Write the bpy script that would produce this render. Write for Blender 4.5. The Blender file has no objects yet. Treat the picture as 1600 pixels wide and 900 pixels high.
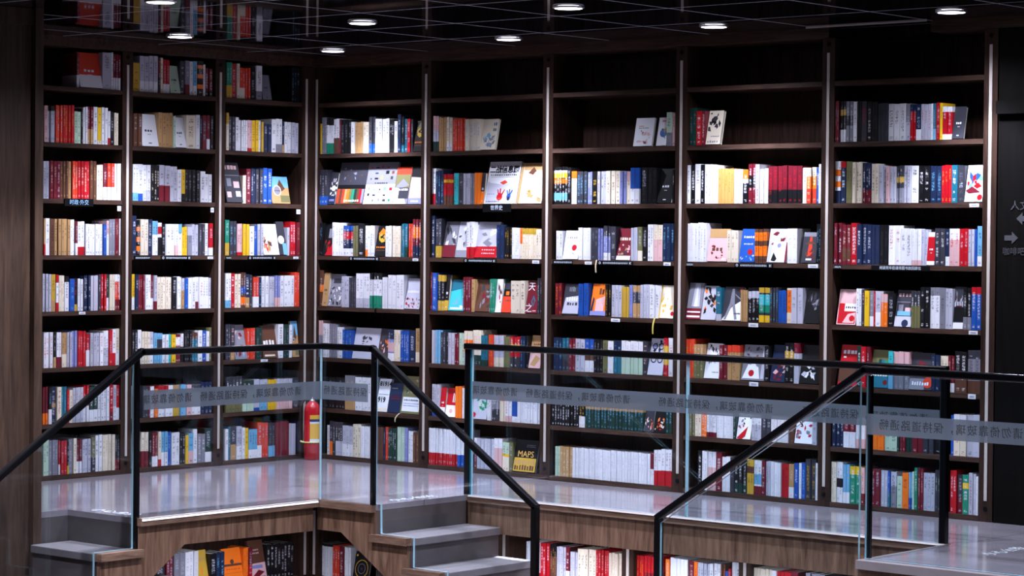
import bpy, math, random
from mathutils import Vector, Matrix, Euler
PI = math.pi
scene = bpy.context.scene
COL = scene.collection
rnd = random.Random(7)

# ---------------------------------------------------------------- camera, world, exposure
cam_data = bpy.data.cameras.new('camera')
cam = bpy.data.objects.new('camera', cam_data); COL.objects.link(cam)
cam_data.sensor_fit = 'HORIZONTAL'; cam_data.sensor_width = 36.0
cam_data.lens = 3728.026 / 1600.0 * 36.0
cam_data.clip_start = 0.1; cam_data.clip_end = 100
cam.location = (10.83531777, -10.57191912, 1.07585569)
cam.rotation_mode = 'XYZ'
cam.rotation_euler = (1.55028643, -0.00923023, 0.71494557)
scene.camera = cam

world = bpy.data.worlds.new('world'); scene.world = world
world.use_nodes = True
bg = world.node_tree.nodes['Background']
bg.inputs[0].default_value = (0.35, 0.42, 0.62, 1)
bg.inputs[1].default_value = 0.012
scene.view_settings.view_transform = 'Standard'
scene.view_settings.look = 'None'
scene.view_settings.exposure = 0.0
scene.view_settings.gamma = 1.0
scene.view_settings.use_curve_mapping = False

LAMP_COLOUR = (0.80, 0.84, 1.0)
scene.cycles.transparent_max_bounces = 32
FLOOD_W, FLOOD_CONE, FLOOD_BLEND = 68.0, math.radians(140), 1.0     # every downlight: a wide soft spill ...
CORE_W, CORE_CONE, CORE_BLEND = 165.0, math.radians(88), 0.35       # ... and a tighter core beam
LOW_W = 15.0
CEIL = 2.205
FLOOR = -0.32            # the raised platform
GROUND = -1.095          # the hall floor below it

# ---------------------------------------------------------------- materials
def hexlin(h):
    r = []
    for i in (0, 2, 4):
        c = int(h[i:i+2], 16) / 255
        r.append(c / 12.92 if c <= 0.04045 else ((c + 0.055) / 1.055) ** 2.4)
    return tuple(r)

def new_mat(name, rough=0.5, base=(0.5, 0.5, 0.5), spec=0.5, metal=0.0):
    m = bpy.data.materials.new(name); m.use_nodes = True
    b = m.node_tree.nodes['Principled BSDF']
    b.inputs['Base Color'].default_value = (*base, 1)
    b.inputs['Roughness'].default_value = rough
    b.inputs['Specular IOR Level'].default_value = spec
    b.inputs['Metallic'].default_value = metal
    return m, m.node_tree.nodes, m.node_tree.links, b

def wood(name, dark, light, rough, scale=(9, 9, 0.8), spec=0.4):
    m, N, L, b = new_mat(name, rough, dark, spec)
    tc = N.new('ShaderNodeTexCoord'); mp = N.new('ShaderNodeMapping')
    mp.inputs['Scale'].default_value = scale
    L.new(tc.outputs['Object'], mp.inputs[0])
    n1 = N.new('ShaderNodeTexNoise'); n1.inputs['Scale'].default_value = 3; n1.inputs['Detail'].default_value = 6; n1.inputs['Distortion'].default_value = 1.4
    L.new(mp.outputs[0], n1.inputs[0])
    n2 = N.new('ShaderNodeTexNoise'); n2.inputs['Scale'].default_value = 14; n2.inputs['Detail'].default_value = 4
    L.new(mp.outputs[0], n2.inputs[0])
    ad = N.new('ShaderNodeMath'); ad.operation = 'MULTIPLY_ADD'; ad.inputs[1].default_value = 0.45
    L.new(n2.outputs[0], ad.inputs[0]); L.new(n1.outputs[0], ad.inputs[2])
    r = N.new('ShaderNodeValToRGB')
    r.color_ramp.elements[0].position = 0.48; r.color_ramp.elements[0].color = (*dark, 1)
    r.color_ramp.elements[1].position = 0.95; r.color_ramp.elements[1].color = (*light, 1)
    L.new(ad.outputs[0], r.inputs[0]); L.new(r.outputs[0], b.inputs['Base Color'])
    bp = N.new('ShaderNodeBump'); bp.inputs['Strength'].default_value = 0.08
    L.new(ad.outputs[0], bp.inputs['Height']); L.new(bp.outputs[0], b.inputs['Normal'])
    return m

M = {}
M['case'] = wood('dark_case_wood', (0.015, 0.0082, 0.0064), (0.054, 0.027, 0.0195), 0.5, spec=0.15)
M['shelf'] = wood('shelf_wood', (0.025, 0.0140, 0.0110), (0.084, 0.044, 0.0325), 0.45, (0.8, 9, 9), 0.2)
M['panel'] = wood('walnut_panel', (0.075, 0.036, 0.022), (0.235, 0.135, 0.088), 0.4, (7, 7, 0.7))
M['nosing'] = wood('walnut_nosing', (0.09, 0.048, 0.033), (0.23, 0.14, 0.10), 0.3, (1.2, 1.2, 9))
M['wall'] = wood('wall_wood', (0.020, 0.0105, 0.0068), (0.072, 0.039, 0.025), 0.5, (7, 7, 0.6))
M['darkwall'] = wood('near_black_wall_wood', (0.0015, 0.0012, 0.0012), (0.004, 0.003, 0.0028), 0.7, (7, 7, 0.6), 0.08)
M['edgedim'] = new_mat('dim_highlight_strip', 0.35, (0.40, 0.33, 0.32), 0.4)[0]  # fainter painted highlight for the long platform edge
M['edge'] = new_mat('edge_highlight_strip', 0.25, (0.78, 0.74, 0.76), 0.5)[0]  # pale colour stands for the highlight on the short platform edge
M['edgeteal'] = new_mat('dark_glass_edge', 0.12, (0.03, 0.20, 0.28), 0.8)[0]
M['black'] = new_mat('black_handrail', 0.16, (0.003, 0.003, 0.004), 0.35)[0]
M['blackmatt'] = new_mat('black_plate', 0.6, (0.004, 0.004, 0.005), 0.08)[0]
M['alu'] = new_mat('pale_metal_strip', 0.45, (0.56, 0.49, 0.46), 0.5, 0.0)[0]
M['steel'] = new_mat('steel', 0.3, (0.5, 0.5, 0.53), 0.5, 0.9)[0]
M['white'] = new_mat('white_card', 0.5, (0.72, 0.74, 0.82))[0]
M['signblue'] = new_mat('sign_letter_blue', 0.5, (0.30, 0.55, 0.85))[0]
M['signwhite'] = new_mat('sign_letter_white', 0.5, (0.65, 0.72, 0.85))[0]
M['wayfind'] = new_mat('wayfinding_letter_grey', 0.5, (0.06, 0.06, 0.07))[0]
M['redpaint'] = new_mat('red_enamel', 0.22, (0.50, 0.012, 0.020), 0.6)[0]
M['yellow'] = new_mat('yellow_label', 0.45, (0.75, 0.42, 0.04))[0]
M['rubber'] = new_mat('black_rubber', 0.6, (0.012, 0.012, 0.013))[0]
M['strap'] = new_mat('pale_yellow_strap', 0.6, (0.72, 0.68, 0.25))[0]
M['ink'] = new_mat('dark_ink', 0.7, (0.006, 0.006, 0.008), 0.1)[0]
M['navyink'] = new_mat('navy_ink', 0.6, (0.02, 0.03, 0.12))[0]
M['gold'] = new_mat('gold_print', 0.4, (0.72, 0.42, 0.10))[0]
M['pages'] = new_mat('page_paper', 0.8, (0.62, 0.58, 0.52), 0.2)[0]
M['ribbon'] = new_mat('ribbon_cream', 0.6, (0.75, 0.62, 0.45))[0]
M['ribbony'] = new_mat('ribbon_yellow', 0.6, (0.75, 0.62, 0.12))[0]
M['decal'] = new_mat('white_floor_vinyl', 0.35, (0.8, 0.82, 0.86))[0]
M['bandink'] = new_mat('band_lettering', 0.6, (0.020, 0.024, 0.030))[0]

def stone(name, c0, c1, rough, tile=None, spec=0.5):
    m, N, L, b = new_mat(name, rough, c0, spec)
    tc = N.new('ShaderNodeTexCoord')
    n1 = N.new('ShaderNodeTexNoise'); n1.inputs['Scale'].default_value = 3.5; n1.inputs['Detail'].default_value = 8; n1.inputs['Roughness'].default_value = 0.65
    L.new(tc.outputs['Object'], n1.inputs[0])
    r = N.new('ShaderNodeValToRGB')
    r.color_ramp.elements[0].position = 0.3; r.color_ramp.elements[0].color = (*c0, 1)
    r.color_ramp.elements[1].position = 0.7; r.color_ramp.elements[1].color = (*c1, 1)
    L.new(n1.outputs[0], r.inputs[0])
    out = r.outputs[0]
    n3 = N.new('ShaderNodeTexNoise'); n3.inputs['Scale'].default_value = 9; n3.inputs['Detail'].default_value = 5
    L.new(tc.outputs['Object'], n3.inputs[0])
    rr = N.new('ShaderNodeMapRange'); rr.inputs[1].default_value = 0.3; rr.inputs[2].default_value = 0.7
    rr.inputs[3].default_value = rough * 0.9; rr.inputs[4].default_value = rough * 1.15
    L.new(n3.outputs[0], rr.inputs[0]); L.new(rr.outputs[0], b.inputs['Roughness'])
    if tile:
        sx = N.new('ShaderNodeSeparateXYZ'); L.new(tc.outputs['Object'], sx.inputs[0])
        masks = []
        for ax, (off, pitch) in enumerate(tile):
            a = N.new('ShaderNodeMath'); a.operation = 'SUBTRACT'; a.inputs[1].default_value = off
            L.new(sx.outputs[ax], a.inputs[0])
            w = N.new('ShaderNodeMath'); w.operation = 'WRAP'; w.inputs[1].default_value = -pitch / 2; w.inputs[2].default_value = pitch / 2
            L.new(a.outputs[0], w.inputs[0])
            ab = N.new('ShaderNodeMath'); ab.operation = 'ABSOLUTE'; L.new(w.outputs[0], ab.inputs[0])
            lt = N.new('ShaderNodeMath'); lt.operation = 'LESS_THAN'; lt.inputs[1].default_value = 0.003
            L.new(ab.outputs[0], lt.inputs[0]); masks.append(lt.outputs[0])
        mx = N.new('ShaderNodeMath'); mx.operation = 'MAXIMUM'; L.new(masks[0], mx.inputs[0]); L.new(masks[1], mx.inputs[1])
        mix = N.new('ShaderNodeMix'); mix.data_type = 'RGBA'
        mix.inputs[7].default_value = (c0[0] * 0.45, c0[1] * 0.45, c0[2] * 0.45, 1)
        L.new(mx.outputs[0], mix.inputs[0]); L.new(out, mix.inputs[6]); out = mix.outputs[2]
    L.new(out, b.inputs['Base Color'])
    return m
M['floor'] = stone('polished_floor_tile', (0.18, 0.152, 0.172), (0.255, 0.22, 0.245), 0.12, ((0.38, 0.8), (-0.47, 0.8)))
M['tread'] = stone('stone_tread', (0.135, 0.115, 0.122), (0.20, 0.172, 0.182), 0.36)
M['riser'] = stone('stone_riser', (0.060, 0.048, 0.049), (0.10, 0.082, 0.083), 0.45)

def ceiling_mat():
    m, N, L, b = new_mat('gloss_black_ceiling', 0.035, (0.006, 0.006, 0.009), 0.5)
    tc = N.new('ShaderNodeTexCoord'); sx = N.new('ShaderNodeSeparateXYZ'); L.new(tc.outputs['Object'], sx.inputs[0])
    masks = []
    for ax, off, pitch in ((0, 0.275, 0.7), (1, -0.59, 0.705)):
        a = N.new('ShaderNodeMath'); a.operation = 'SUBTRACT'; a.inputs[1].default_value = off; L.new(sx.outputs[ax], a.inputs[0])
        w = N.new('ShaderNodeMath'); w.operation = 'WRAP'; w.inputs[1].default_value = -pitch / 2; w.inputs[2].default_value = pitch / 2; L.new(a.outputs[0], w.inputs[0])
        ab = N.new('ShaderNodeMath'); ab.operation = 'ABSOLUTE'; L.new(w.outputs[0], ab.inputs[0])
        lt = N.new('ShaderNodeMath'); lt.operation = 'LESS_THAN'; lt.inputs[1].default_value = 0.0065; L.new(ab.outputs[0], lt.inputs[0]); masks.append(lt.outputs[0])
    mx = N.new('ShaderNodeMath'); mx.operation = 'MAXIMUM'; L.new(masks[0], mx.inputs[0]); L.new(masks[1], mx.inputs[1])
    mix = N.new('ShaderNodeMix'); mix.data_type = 'RGBA'; mix.inputs[6].default_value = (0.006, 0.006, 0.009, 1); mix.inputs[7].default_value = (0.30, 0.31, 0.36, 1)
    L.new(mx.outputs[0], mix.inputs[0]); L.new(mix.outputs[2], b.inputs['Base Color'])
    rg = N.new('ShaderNodeMapRange'); rg.inputs[3].default_value = 0.035; rg.inputs[4].default_value = 0.5
    L.new(mx.outputs[0], rg.inputs[0]); L.new(rg.outputs[0], b.inputs['Roughness'])
    return m
M['ceiling'] = ceiling_mat()

def glass_mat(name, tint, refl=0.9):
    m = bpy.data.materials.new(name); m.use_nodes = True
    N, L = m.node_tree.nodes, m.node_tree.links; N.clear()
    o = N.new('ShaderNodeOutputMaterial'); mix = N.new('ShaderNodeMixShader'); t = N.new('ShaderNodeBsdfTransparent'); g = N.new('ShaderNodeBsdfGlossy')
    t.inputs[0].default_value = (*tint, 1); g.inputs['Roughness'].default_value = 0.02; g.inputs[0].default_value = (refl, refl, refl, 1)
    # a pane does not bend the view, so both of its faces reflect as air-to-glass
    f = N.new('ShaderNodeFresnel'); ge = N.new('ShaderNodeNewGeometry'); mr = N.new('ShaderNodeMapRange')
    mr.inputs[3].default_value = 1.45; mr.inputs[4].default_value = 1 / 1.45
    L.new(ge.outputs['Backfacing'], mr.inputs[0]); L.new(mr.outputs[0], f.inputs[0])
    L.new(f.outputs[0], mix.inputs[0]); L.new(t.outputs[0], mix.inputs[1]); L.new(g.outputs[0], mix.inputs[2]); L.new(mix.outputs[0], o.inputs[0])
    return m
M['glass'] = glass_mat('clear_glass', (0.90, 0.94, 0.96))
M['glassedge'] = new_mat('glass_edge', 0.15, (0.42, 0.66, 0.76), 0.8)[0]
def frost_mat():
    m = bpy.data.materials.new('frosted_film'); m.use_nodes = True
    N, L = m.node_tree.nodes, m.node_tree.links; N.clear()
    o = N.new('ShaderNodeOutputMaterial'); mix = N.new('ShaderNodeMixShader'); t = N.new('ShaderNodeBsdfTransparent'); d = N.new('ShaderNodeBsdfDiffuse'); tl = N.new('ShaderNodeBsdfTranslucent'); ad = N.new('ShaderNodeMixShader')
    d.inputs[0].default_value = (0.20, 0.23, 0.275, 1); tl.inputs[0].default_value = (0.20, 0.23, 0.275, 1)
    L.new(d.outputs[0], ad.inputs[1]); L.new(tl.outputs[0], ad.inputs[2])
    mix.inputs[0].default_value = 0.70
    L.new(t.outputs[0], mix.inputs[1]); L.new(ad.outputs[0], mix.inputs[2]); L.new(mix.outputs[0], o.inputs[0])
    return m
M['frost'] = frost_mat()
def emit_mat(name, c, s):
    m = bpy.data.materials.new(name); m.use_nodes = True
    N, L = m.node_tree.nodes, m.node_tree.links; N.clear()
    o = N.new('ShaderNodeOutputMaterial'); e = N.new('ShaderNodeEmission'); e.inputs[0].default_value = (*c, 1); e.inputs[1].default_value = s
    L.new(e.outputs[0], o.inputs[0]); return m
M['lens'] = emit_mat('lamp_lens', (0.88, 0.88, 1.0), 9.0)

def book_mat():
    """Base colour and print colour come from the mesh; the small printed characters of a spine are a pattern laid out on it."""
    m, N, L, b = new_mat('printed_book', 0.38, (0.5, 0.5, 0.5), 0.45)
    ca = N.new('ShaderNodeAttribute'); ca.attribute_name = 'base'
    ia = N.new('ShaderNodeAttribute'); ia.attribute_name = 'print'
    u1 = N.new('ShaderNodeUVMap'); u1.uv_map = 'cells'
    u2 = N.new('ShaderNodeUVMap'); u2.uv_map = 'place'
    s1 = N.new('ShaderNodeSeparateXYZ'); L.new(u1.outputs[0], s1.inputs[0])
    s2 = N.new('ShaderNodeSeparateXYZ'); L.new(u2.outputs[0], s2.inputs[0])
    def mth(op, a, bb=None, c=None):
        n = N.new('ShaderNodeMath'); n.operation = op
        for i, v in enumerate((a, bb, c)):
            if v is None: continue
            if isinstance(v, (int, float)): n.inputs[i].default_value = v
            else: L.new(v, n.inputs[i])
        return n.outputs[0]
    def wn(*comp):
        c = N.new('ShaderNodeCombineXYZ')
        for i, v in enumerate(comp):
            if isinstance(v, (int, float)): c.inputs[i].default_value = v
            else: L.new(v, c.inputs[i])
        w = N.new('ShaderNodeTexWhiteNoise'); w.noise_dimensions = '3D'; L.new(c.outputs[0], w.inputs[0]); return w.outputs[0]
    U, V, P, S = s1.outputs[0], s1.outputs[1], s2.outputs[0], s2.outputs[1]
    cell = mth('FLOOR', V); fv = mth('FRACT', V)
    present = mth('GREATER_THAN', wn(cell, S, 3.1), 0.22)
    col = mth('MULTIPLY', mth('GREATER_THAN', U, 0.24), mth('LESS_THAN', U, 0.76))
    row = mth('MULTIPLY', mth('GREATER_THAN', fv, 0.10), mth('LESS_THAN', fv, 0.90))
    stroke = mth('GREATER_THAN', wn(mth('FLOOR', mth('MULTIPLY', U, 8)), mth('FLOOR', mth('MULTIPLY', V, 5)), S), 0.42)
    r0 = wn(S, 1.0, 0.0); r1 = wn(S, 2.0, 0.0)
    t0 = mth('MULTIPLY_ADD', r0, 0.12, 0.06); t1 = mth('MULTIPLY_ADD', r1, 0.42, 0.40)
    title = mth('MULTIPLY', mth('GREATER_THAN', P, t0), mth('LESS_THAN', P, t1))
    foot = mth('MULTIPLY', mth('GREATER_THAN', P, 0.88), mth('LESS_THAN', P, 0.95))
    zone = mth('MAXIMUM', title, foot)
    mask = mth('MULTIPLY', mth('MULTIPLY', mth('MULTIPLY', present, col), mth('MULTIPLY', row, stroke)), zone)
    mask = mth('MULTIPLY', mask, 0.72)
    mix = N.new('ShaderNodeMix'); mix.data_type = 'RGBA'
    L.new(mask, mix.inputs[0]); L.new(ca.outputs['Color'], mix.inputs[6]); L.new(ia.outputs['Color'], mix.inputs[7])
    L.new(mix.outputs[2], b.inputs['Base Color'])
    return m
M['book'] = book_mat()

# ---------------------------------------------------------------- helpers
import bmesh
def outward(me):
    bm = bmesh.new(); bm.from_mesh(me); bmesh.ops.recalc_face_normals(bm, faces=bm.faces); bm.to_mesh(me); bm.free()
class MB:
    """Collects polygons; build() links them as one mesh object."""
    def __init__(s): s.v = []; s.f = []; s.mi = []
    def poly(s, pts, mi=0):
        n = len(s.v); s.v += [tuple(p) for p in pts]; s.f.append(tuple(range(n, n + len(pts)))); s.mi.append(mi)
    def box(s, a, b, mi=0):
        x0, y0, z0 = (min(a[i], b[i]) for i in range(3)); x1, y1, z1 = (max(a[i], b[i]) for i in range(3))
        n = len(s.v)
        s.v += [(x0, y0, z0), (x1, y0, z0), (x1, y1, z0), (x0, y1, z0), (x0, y0, z1), (x1, y0, z1), (x1, y1, z1), (x0, y1, z1)]
        for q in ((3, 2, 1, 0), (4, 5, 6, 7), (0, 1, 5, 4), (1, 2, 6, 5), (2, 3, 7, 6), (3, 0, 4, 7)):
            s.f.append(tuple(n + i for i in q)); s.mi.append(mi)
        return s
    def prism(s, pts, off, mi=0, mi_side=None):
        """pts: closed 3-D outline, off: extrusion vector"""
        n = len(s.v); k = len(pts); o = Vector(off)
        s.v += [tuple(p) for p in pts] + [tuple(Vector(p) + o) for p in pts]
        s.f.append(tuple(range(n + k - 1, n - 1, -1))); s.mi.append(mi)
        s.f.append(tuple(range(n + k, n + 2 * k))); s.mi.append(mi)
        for i in range(k):
            j = (i + 1) % k
            s.f.append((n + i, n + j, n + k + j, n + k + i)); s.mi.append(mi if mi_side is None else mi_side)
        return s
    def lathe(s, prof, c=(0, 0), seg=24, mi=0):
        n = len(s.v)
        for r, z in prof:
            for k in range(seg):
                a = 2 * PI * k / seg; s.v.append((c[0] + r * math.cos(a), c[1] + r * math.sin(a), z))
        for i in range(len(prof) - 1):
            for k in range(seg):
                k2 = (k + 1) % seg
                s.f.append((n + i * seg + k, n + i * seg + k2, n + (i + 1) * seg + k2, n + (i + 1) * seg + k)); s.mi.append(mi)
        return s
    def tube(s, path, r, seg=8, mi=0):
        n = len(s.v); P = [Vector(p) for p in path]
        for i, p in enumerate(P):
            t = (P[min(i + 1, len(P) - 1)] - P[max(i - 1, 0)]).normalized()
            a = t.cross(Vector((0, 0, 1)));
            if a.length < 1e-3: a = t.cross(Vector((1, 0, 0)))
            a.normalize(); b = t.cross(a)
            for k in range(seg):
                g = 2 * PI * k / seg; s.v.append(tuple(p + a * r * math.cos(g) + b * r * math.sin(g)))
        for i in range(len(P) - 1):
            for k in range(seg):
                k2 = (k + 1) % seg
                s.f.append((n + i * seg + k, n + i * seg + k2, n + (i + 1) * seg + k2, n + (i + 1) * seg + k)); s.mi.append(mi)
        s.f.append(tuple(n + k for k in range(seg))[::-1]); s.mi.append(mi)
        s.f.append(tuple(n + (len(P) - 1) * seg + k for k in range(seg))); s.mi.append(mi)
        return s
    def build(s, name, mats, parent=None, loc=None, rot=None, smooth=False, bevel=0.0):
        me = bpy.data.meshes.new(name); me.from_pydata(s.v, [], s.f)
        for m in (mats if isinstance(mats, (list, tuple)) else [mats]): me.materials.append(m)
        me.polygons.foreach_set('material_index', s.mi)
        if smooth: me.polygons.foreach_set('use_smooth', [True] * len(s.f))
        me.update(); outward(me)
        o = bpy.data.objects.new(name, me); COL.objects.link(o)
        if parent: o.parent = parent
        if loc: o.location = loc
        if rot: o.rotation_euler = rot
        if bevel:
            md = o.modifiers.new('bevel', 'BEVEL'); md.width = bevel; md.segments = 2; md.limit_method = 'ANGLE'
        return o

def tag(o, label=None, cat=None, group=None, kind=None):
    if label: o['label'] = label
    if cat: o['category'] = cat
    if group: o['group'] = group
    if kind: o['kind'] = kind
    return o
def thing(name, loc, label, cat, group=None, rz=0):
    o = bpy.data.objects.new(name, None); COL.objects.link(o); o.empty_display_size = 0.05
    o.location = loc; o.rotation_euler = (0, 0, rz)
    return tag(o, label, cat, group)
def struct(o): o['kind'] = 'structure'; return o
def lettering(name, body, size, mat, parent, loc, rot, spacing=1.0, align='CENTER', extrude=0.0, bold=0.0):
    c = bpy.data.curves.new(name, 'FONT'); c.body = body; c.size = size; c.align_x = align; c.align_y = 'CENTER'
    c.space_character = spacing; c.offset = bold; c.extrude = extrude; c.resolution_u = 2
    c.materials.append(mat)
    tmp = bpy.data.objects.new(name, c); COL.objects.link(tmp)
    me = bpy.data.meshes.new_from_object(tmp.evaluated_get(bpy.context.evaluated_depsgraph_get()))
    bpy.data.objects.remove(tmp); bpy.data.curves.remove(c)
    me.name = name
    o = bpy.data.objects.new(name, me); COL.objects.link(o)
    if parent: o.parent = parent
    o.location = loc; o.rotation_euler = rot
    return o

# ---------------------------------------------------------------- the two book walls
# short wall: its front plane is X = 0 and bays run from the corner towards -Y; long wall: front plane Y = 0, bays run towards +X
BAY = {'A': 0.7232, 'B': 0.96355}
POST0 = {'A': 0.0753, 'B': -0.0037}
ORD = ['zeroth', 'first', 'second', 'third', 'fourth', 'fifth', 'sixth', 'seventh', 'eighth', 'ninth', 'tenth', 'eleventh', 'twelfth', 'thirteenth', 'fourteenth',
       'fifteenth', 'sixteenth', 'seventeenth', 'eighteenth', 'nineteenth', 'twentieth', 'twenty-first', 'twenty-second', 'twenty-third', 'twenty-fourth', 'twenty-fifth',
       'twenty-sixth', 'twenty-seventh', 'twenty-eighth', 'twenty-ninth', 'thirtieth', 'thirty-first', 'thirty-second', 'thirty-third', 'thirty-fourth', 'thirty-fifth',
       'thirty-sixth', 'thirty-seventh', 'thirty-eighth', 'thirty-ninth', 'fortieth']
def place(wall, u0, u1, z, d=0.0):
    """location and z-rotation of a thing that stands between u0 and u1 along a wall; its local x runs along the wall, local y into it"""
    k = 0.3 if wall[0] == 'L' else 0.0
    if wall[-1] == 'A': return (k - d, -k - u1, z), PI / 2
    return (k + u0, -k + d, z), 0.0
def shelf_z(row): return (7 - row) * 0.32 if row < 8 else -0.292
LOW_Z = {('LA', 1): -1.0, ('LB', 1): -1.0, ('LB', 3): -0.87, ('LB', 4): -0.87, ('LB', 5): -0.87}

# structure first
def slab(name, a, b, m): return struct(MB().box(a, b).build(name, m))
slab('wall_short', (-0.36, -6.0, GROUND), (-0.30, 0.36, CEIL), M['case'])
slab('wall_long', (-0.30, 0.30, GROUND), (4.86, 0.36, CEIL), M['case'])
slab('wall_sign', (4.86, 0.0, GROUND), (9.0, 0.10, CEIL), M['darkwall'])
slab('ceiling', (-0.36, -13.0, CEIL), (13.0, 0.36, CEIL + 0.06), M['ceiling'])
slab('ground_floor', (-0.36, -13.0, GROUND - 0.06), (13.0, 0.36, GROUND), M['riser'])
# wall beside the steps at the short wall's far end
w = MB(); w.box((0.0, -7.0, GROUND), (1.19, -3.12, CEIL)); w.build('wall_steps', M['wall'])['kind'] = 'structure'
slab('trim_1', (1.12, -3.135, GROUND), (1.222, -3.085, CEIL), M['wall'])
slab('trim_2', (0.0, -7.0, 2.12), (1.205, -3.075, CEIL - 0.002), M['wall'])
# cornice under the ceiling
slab('trim_3', (-0.295, -3.07, 2.149), (0.006, 0.0, CEIL), M['shelf'])
slab('trim_4', (0.006, -0.006, 2.149), (3.852, 0.29, CEIL), M['shelf'])
slab('trim_5', (4.468, -0.006, 2.149), (7.0, 0.29, CEIL), M['shelf'])
slab('trim_6', (4.86, -0.03, 1.72), (9.0, 0.0, 1.785), M['darkwall'])
slab('trim_12', (3.74, -0.054, CEIL - 0.006), (4.47, -0.048, CEIL), M['alu'])
# raised platform: L-shaped floor slab with a stone top
fl = MB()
fl.box((-0.30, -3.08, FLOOR - 0.03), (1.2, 0.30, FLOOR)); fl.box((1.2, -2.90, FLOOR - 0.03), (1.77, 0.30, FLOOR)); fl.box((1.77, -1.67, FLOOR - 0.03), (2.155, 0.30, FLOOR))
fl.box((2.155, -0.925, FLOOR - 0.03), (5.145, 0.30, FLOOR)); fl.box((5.145, -1.68, FLOOR - 0.03), (9.0, 0.30, FLOOR))
struct(fl.build('floor', M['floor']))

# wooden fascias with chamfered openings
T = 0.022
def fascia(name, pts, off, m=None): return struct(MB().prism(pts, off).build(name, m or M['panel']))
X = 1.752
fascia('wall_fascia_short', [(X, -1.70, -0.352), (X, -1.70, -0.485), (X, -2.60, -0.475), (X, -2.86, -0.655), (X, -3.36, -1.01), (X, -3.46, GROUND), (X, -3.86, GROUND), (X, -3.86, -0.945),
       (X, -3.62, -0.945), (X, -3.62, -0.79), (X, -3.38, -0.79), (X, -3.38, -0.63), (X, -3.14, -0.63), (X, -3.14, -0.475), (X, -2.90, -0.475), (X, -2.90, -0.352)], (-T, 0, 0))
Y = -1.648
fascia('wall_fascia_corner', [(1.73, Y, -0.352), (1.73, Y, -0.483), (1.908, Y, -0.483), (2.192, Y, -0.662), (2.60, Y, -0.93), (2.80, Y, GROUND), (3.10, Y, GROUND), (3.10, Y, -0.945),
       (2.866, Y, -0.945), (2.866, Y, -0.79), (2.63, Y, -0.79), (2.63, Y, -0.63), (2.392, Y, -0.63), (2.392, Y, -0.475), (2.155, Y, -0.475), (2.155, Y, -0.352)], (0, T, 0))
slab('wall_fascia_long', (2.155, -0.918, -0.515), (5.14, -0.896, -0.352), M['panel'])
slab('wall_fascia_landing', (5.14, -1.67, GROUND), (9.0, -1.645, -0.352), M['panel'])
slab('wall_landing_side', (5.14, -1.645, GROUND), (5.162, -0.925, -0.352), M['riser'])
# nosing strips that edge the platform
slab('trim_7', (1.735, -2.905, -0.357), (1.778, -1.68, FLOOR + 0.0015), M['nosing'])
slab('trim_8', (1.735, -1.68, -0.357), (2.157, -1.64, FLOOR + 0.0015), M['nosing'])
slab('trim_9', (2.163, -0.934, -0.357), (5.145, -0.895, FLOOR + 0.0015), M['nosing'])
slab('trim_10', (5.137, -1.69, -0.357), (9.0, -1.645, FLOOR + 0.0015), M['tread'])
slab('trim_11', (5.137, -1.645, -0.357), (5.16, -0.935, FLOOR + 0.0015), M['tread'])

# pale strips that paint in the highlight along the platform's open edges
def highlight_strip(name, a, b, outv, mat='edge', drop=0.012):
    a, b, n = Vector(a), Vector(b), Vector(outv)
    z = Vector((0, 0, 1))
    p = [a - n * 0.004 + z * 0.0022, a + n * 0.004 + z * 0.0022, a + n * 0.010 - z * drop, a - n * 0.004 - z * drop]
    return struct(MB().prism([tuple(q) for q in p], tuple(b - a)).build(name, M[mat]))
highlight_strip('trim_13', (1.772, -2.90, FLOOR), (1.772, -1.69, FLOOR), (1, 0, 0))
highlight_strip('trim_14', (2.17, -0.930, FLOOR), (5.135, -0.930, FLOOR), (0, -1, 0), 'edgedim', 0.006)

# downlights in the ceiling, in rows along the walls
def downlight(x, y, label):
    t = thing('downlight', (x, y, CEIL), label, 'ceiling light', 'recessed ceiling downlights')
    r = MB().lathe([(0.078, -0.001), (0.078, -0.006), (0.070, -0.010), (0.062, -0.007), (0.060, -0.003)], seg=28)
    r.build('trim_ring', M['steel'], t, smooth=True)
    MB().lathe([(0.0005, -0.0105), (0.066, -0.0098)], seg=28).build('lamp_lens', M['lens'], t)
    for w, cone, blend in ((FLOOD_W, FLOOD_CONE, FLOOD_BLEND), (CORE_W, CORE_CONE, CORE_BLEND)):
        ld = bpy.data.lights.new('downlight_lamp', 'SPOT'); ld.energy = w * (1.6 if y < -2.9 else 1.0); ld.color = LAMP_COLOUR
        ld.spot_size = cone; ld.spot_blend = blend; ld.shadow_soft_size = 0.05
        lo = bpy.data.objects.new('downlight_lamp', ld); COL.objects.link(lo); lo.parent = t; lo.location = (0, 0, -0.03)
    return t
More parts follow.
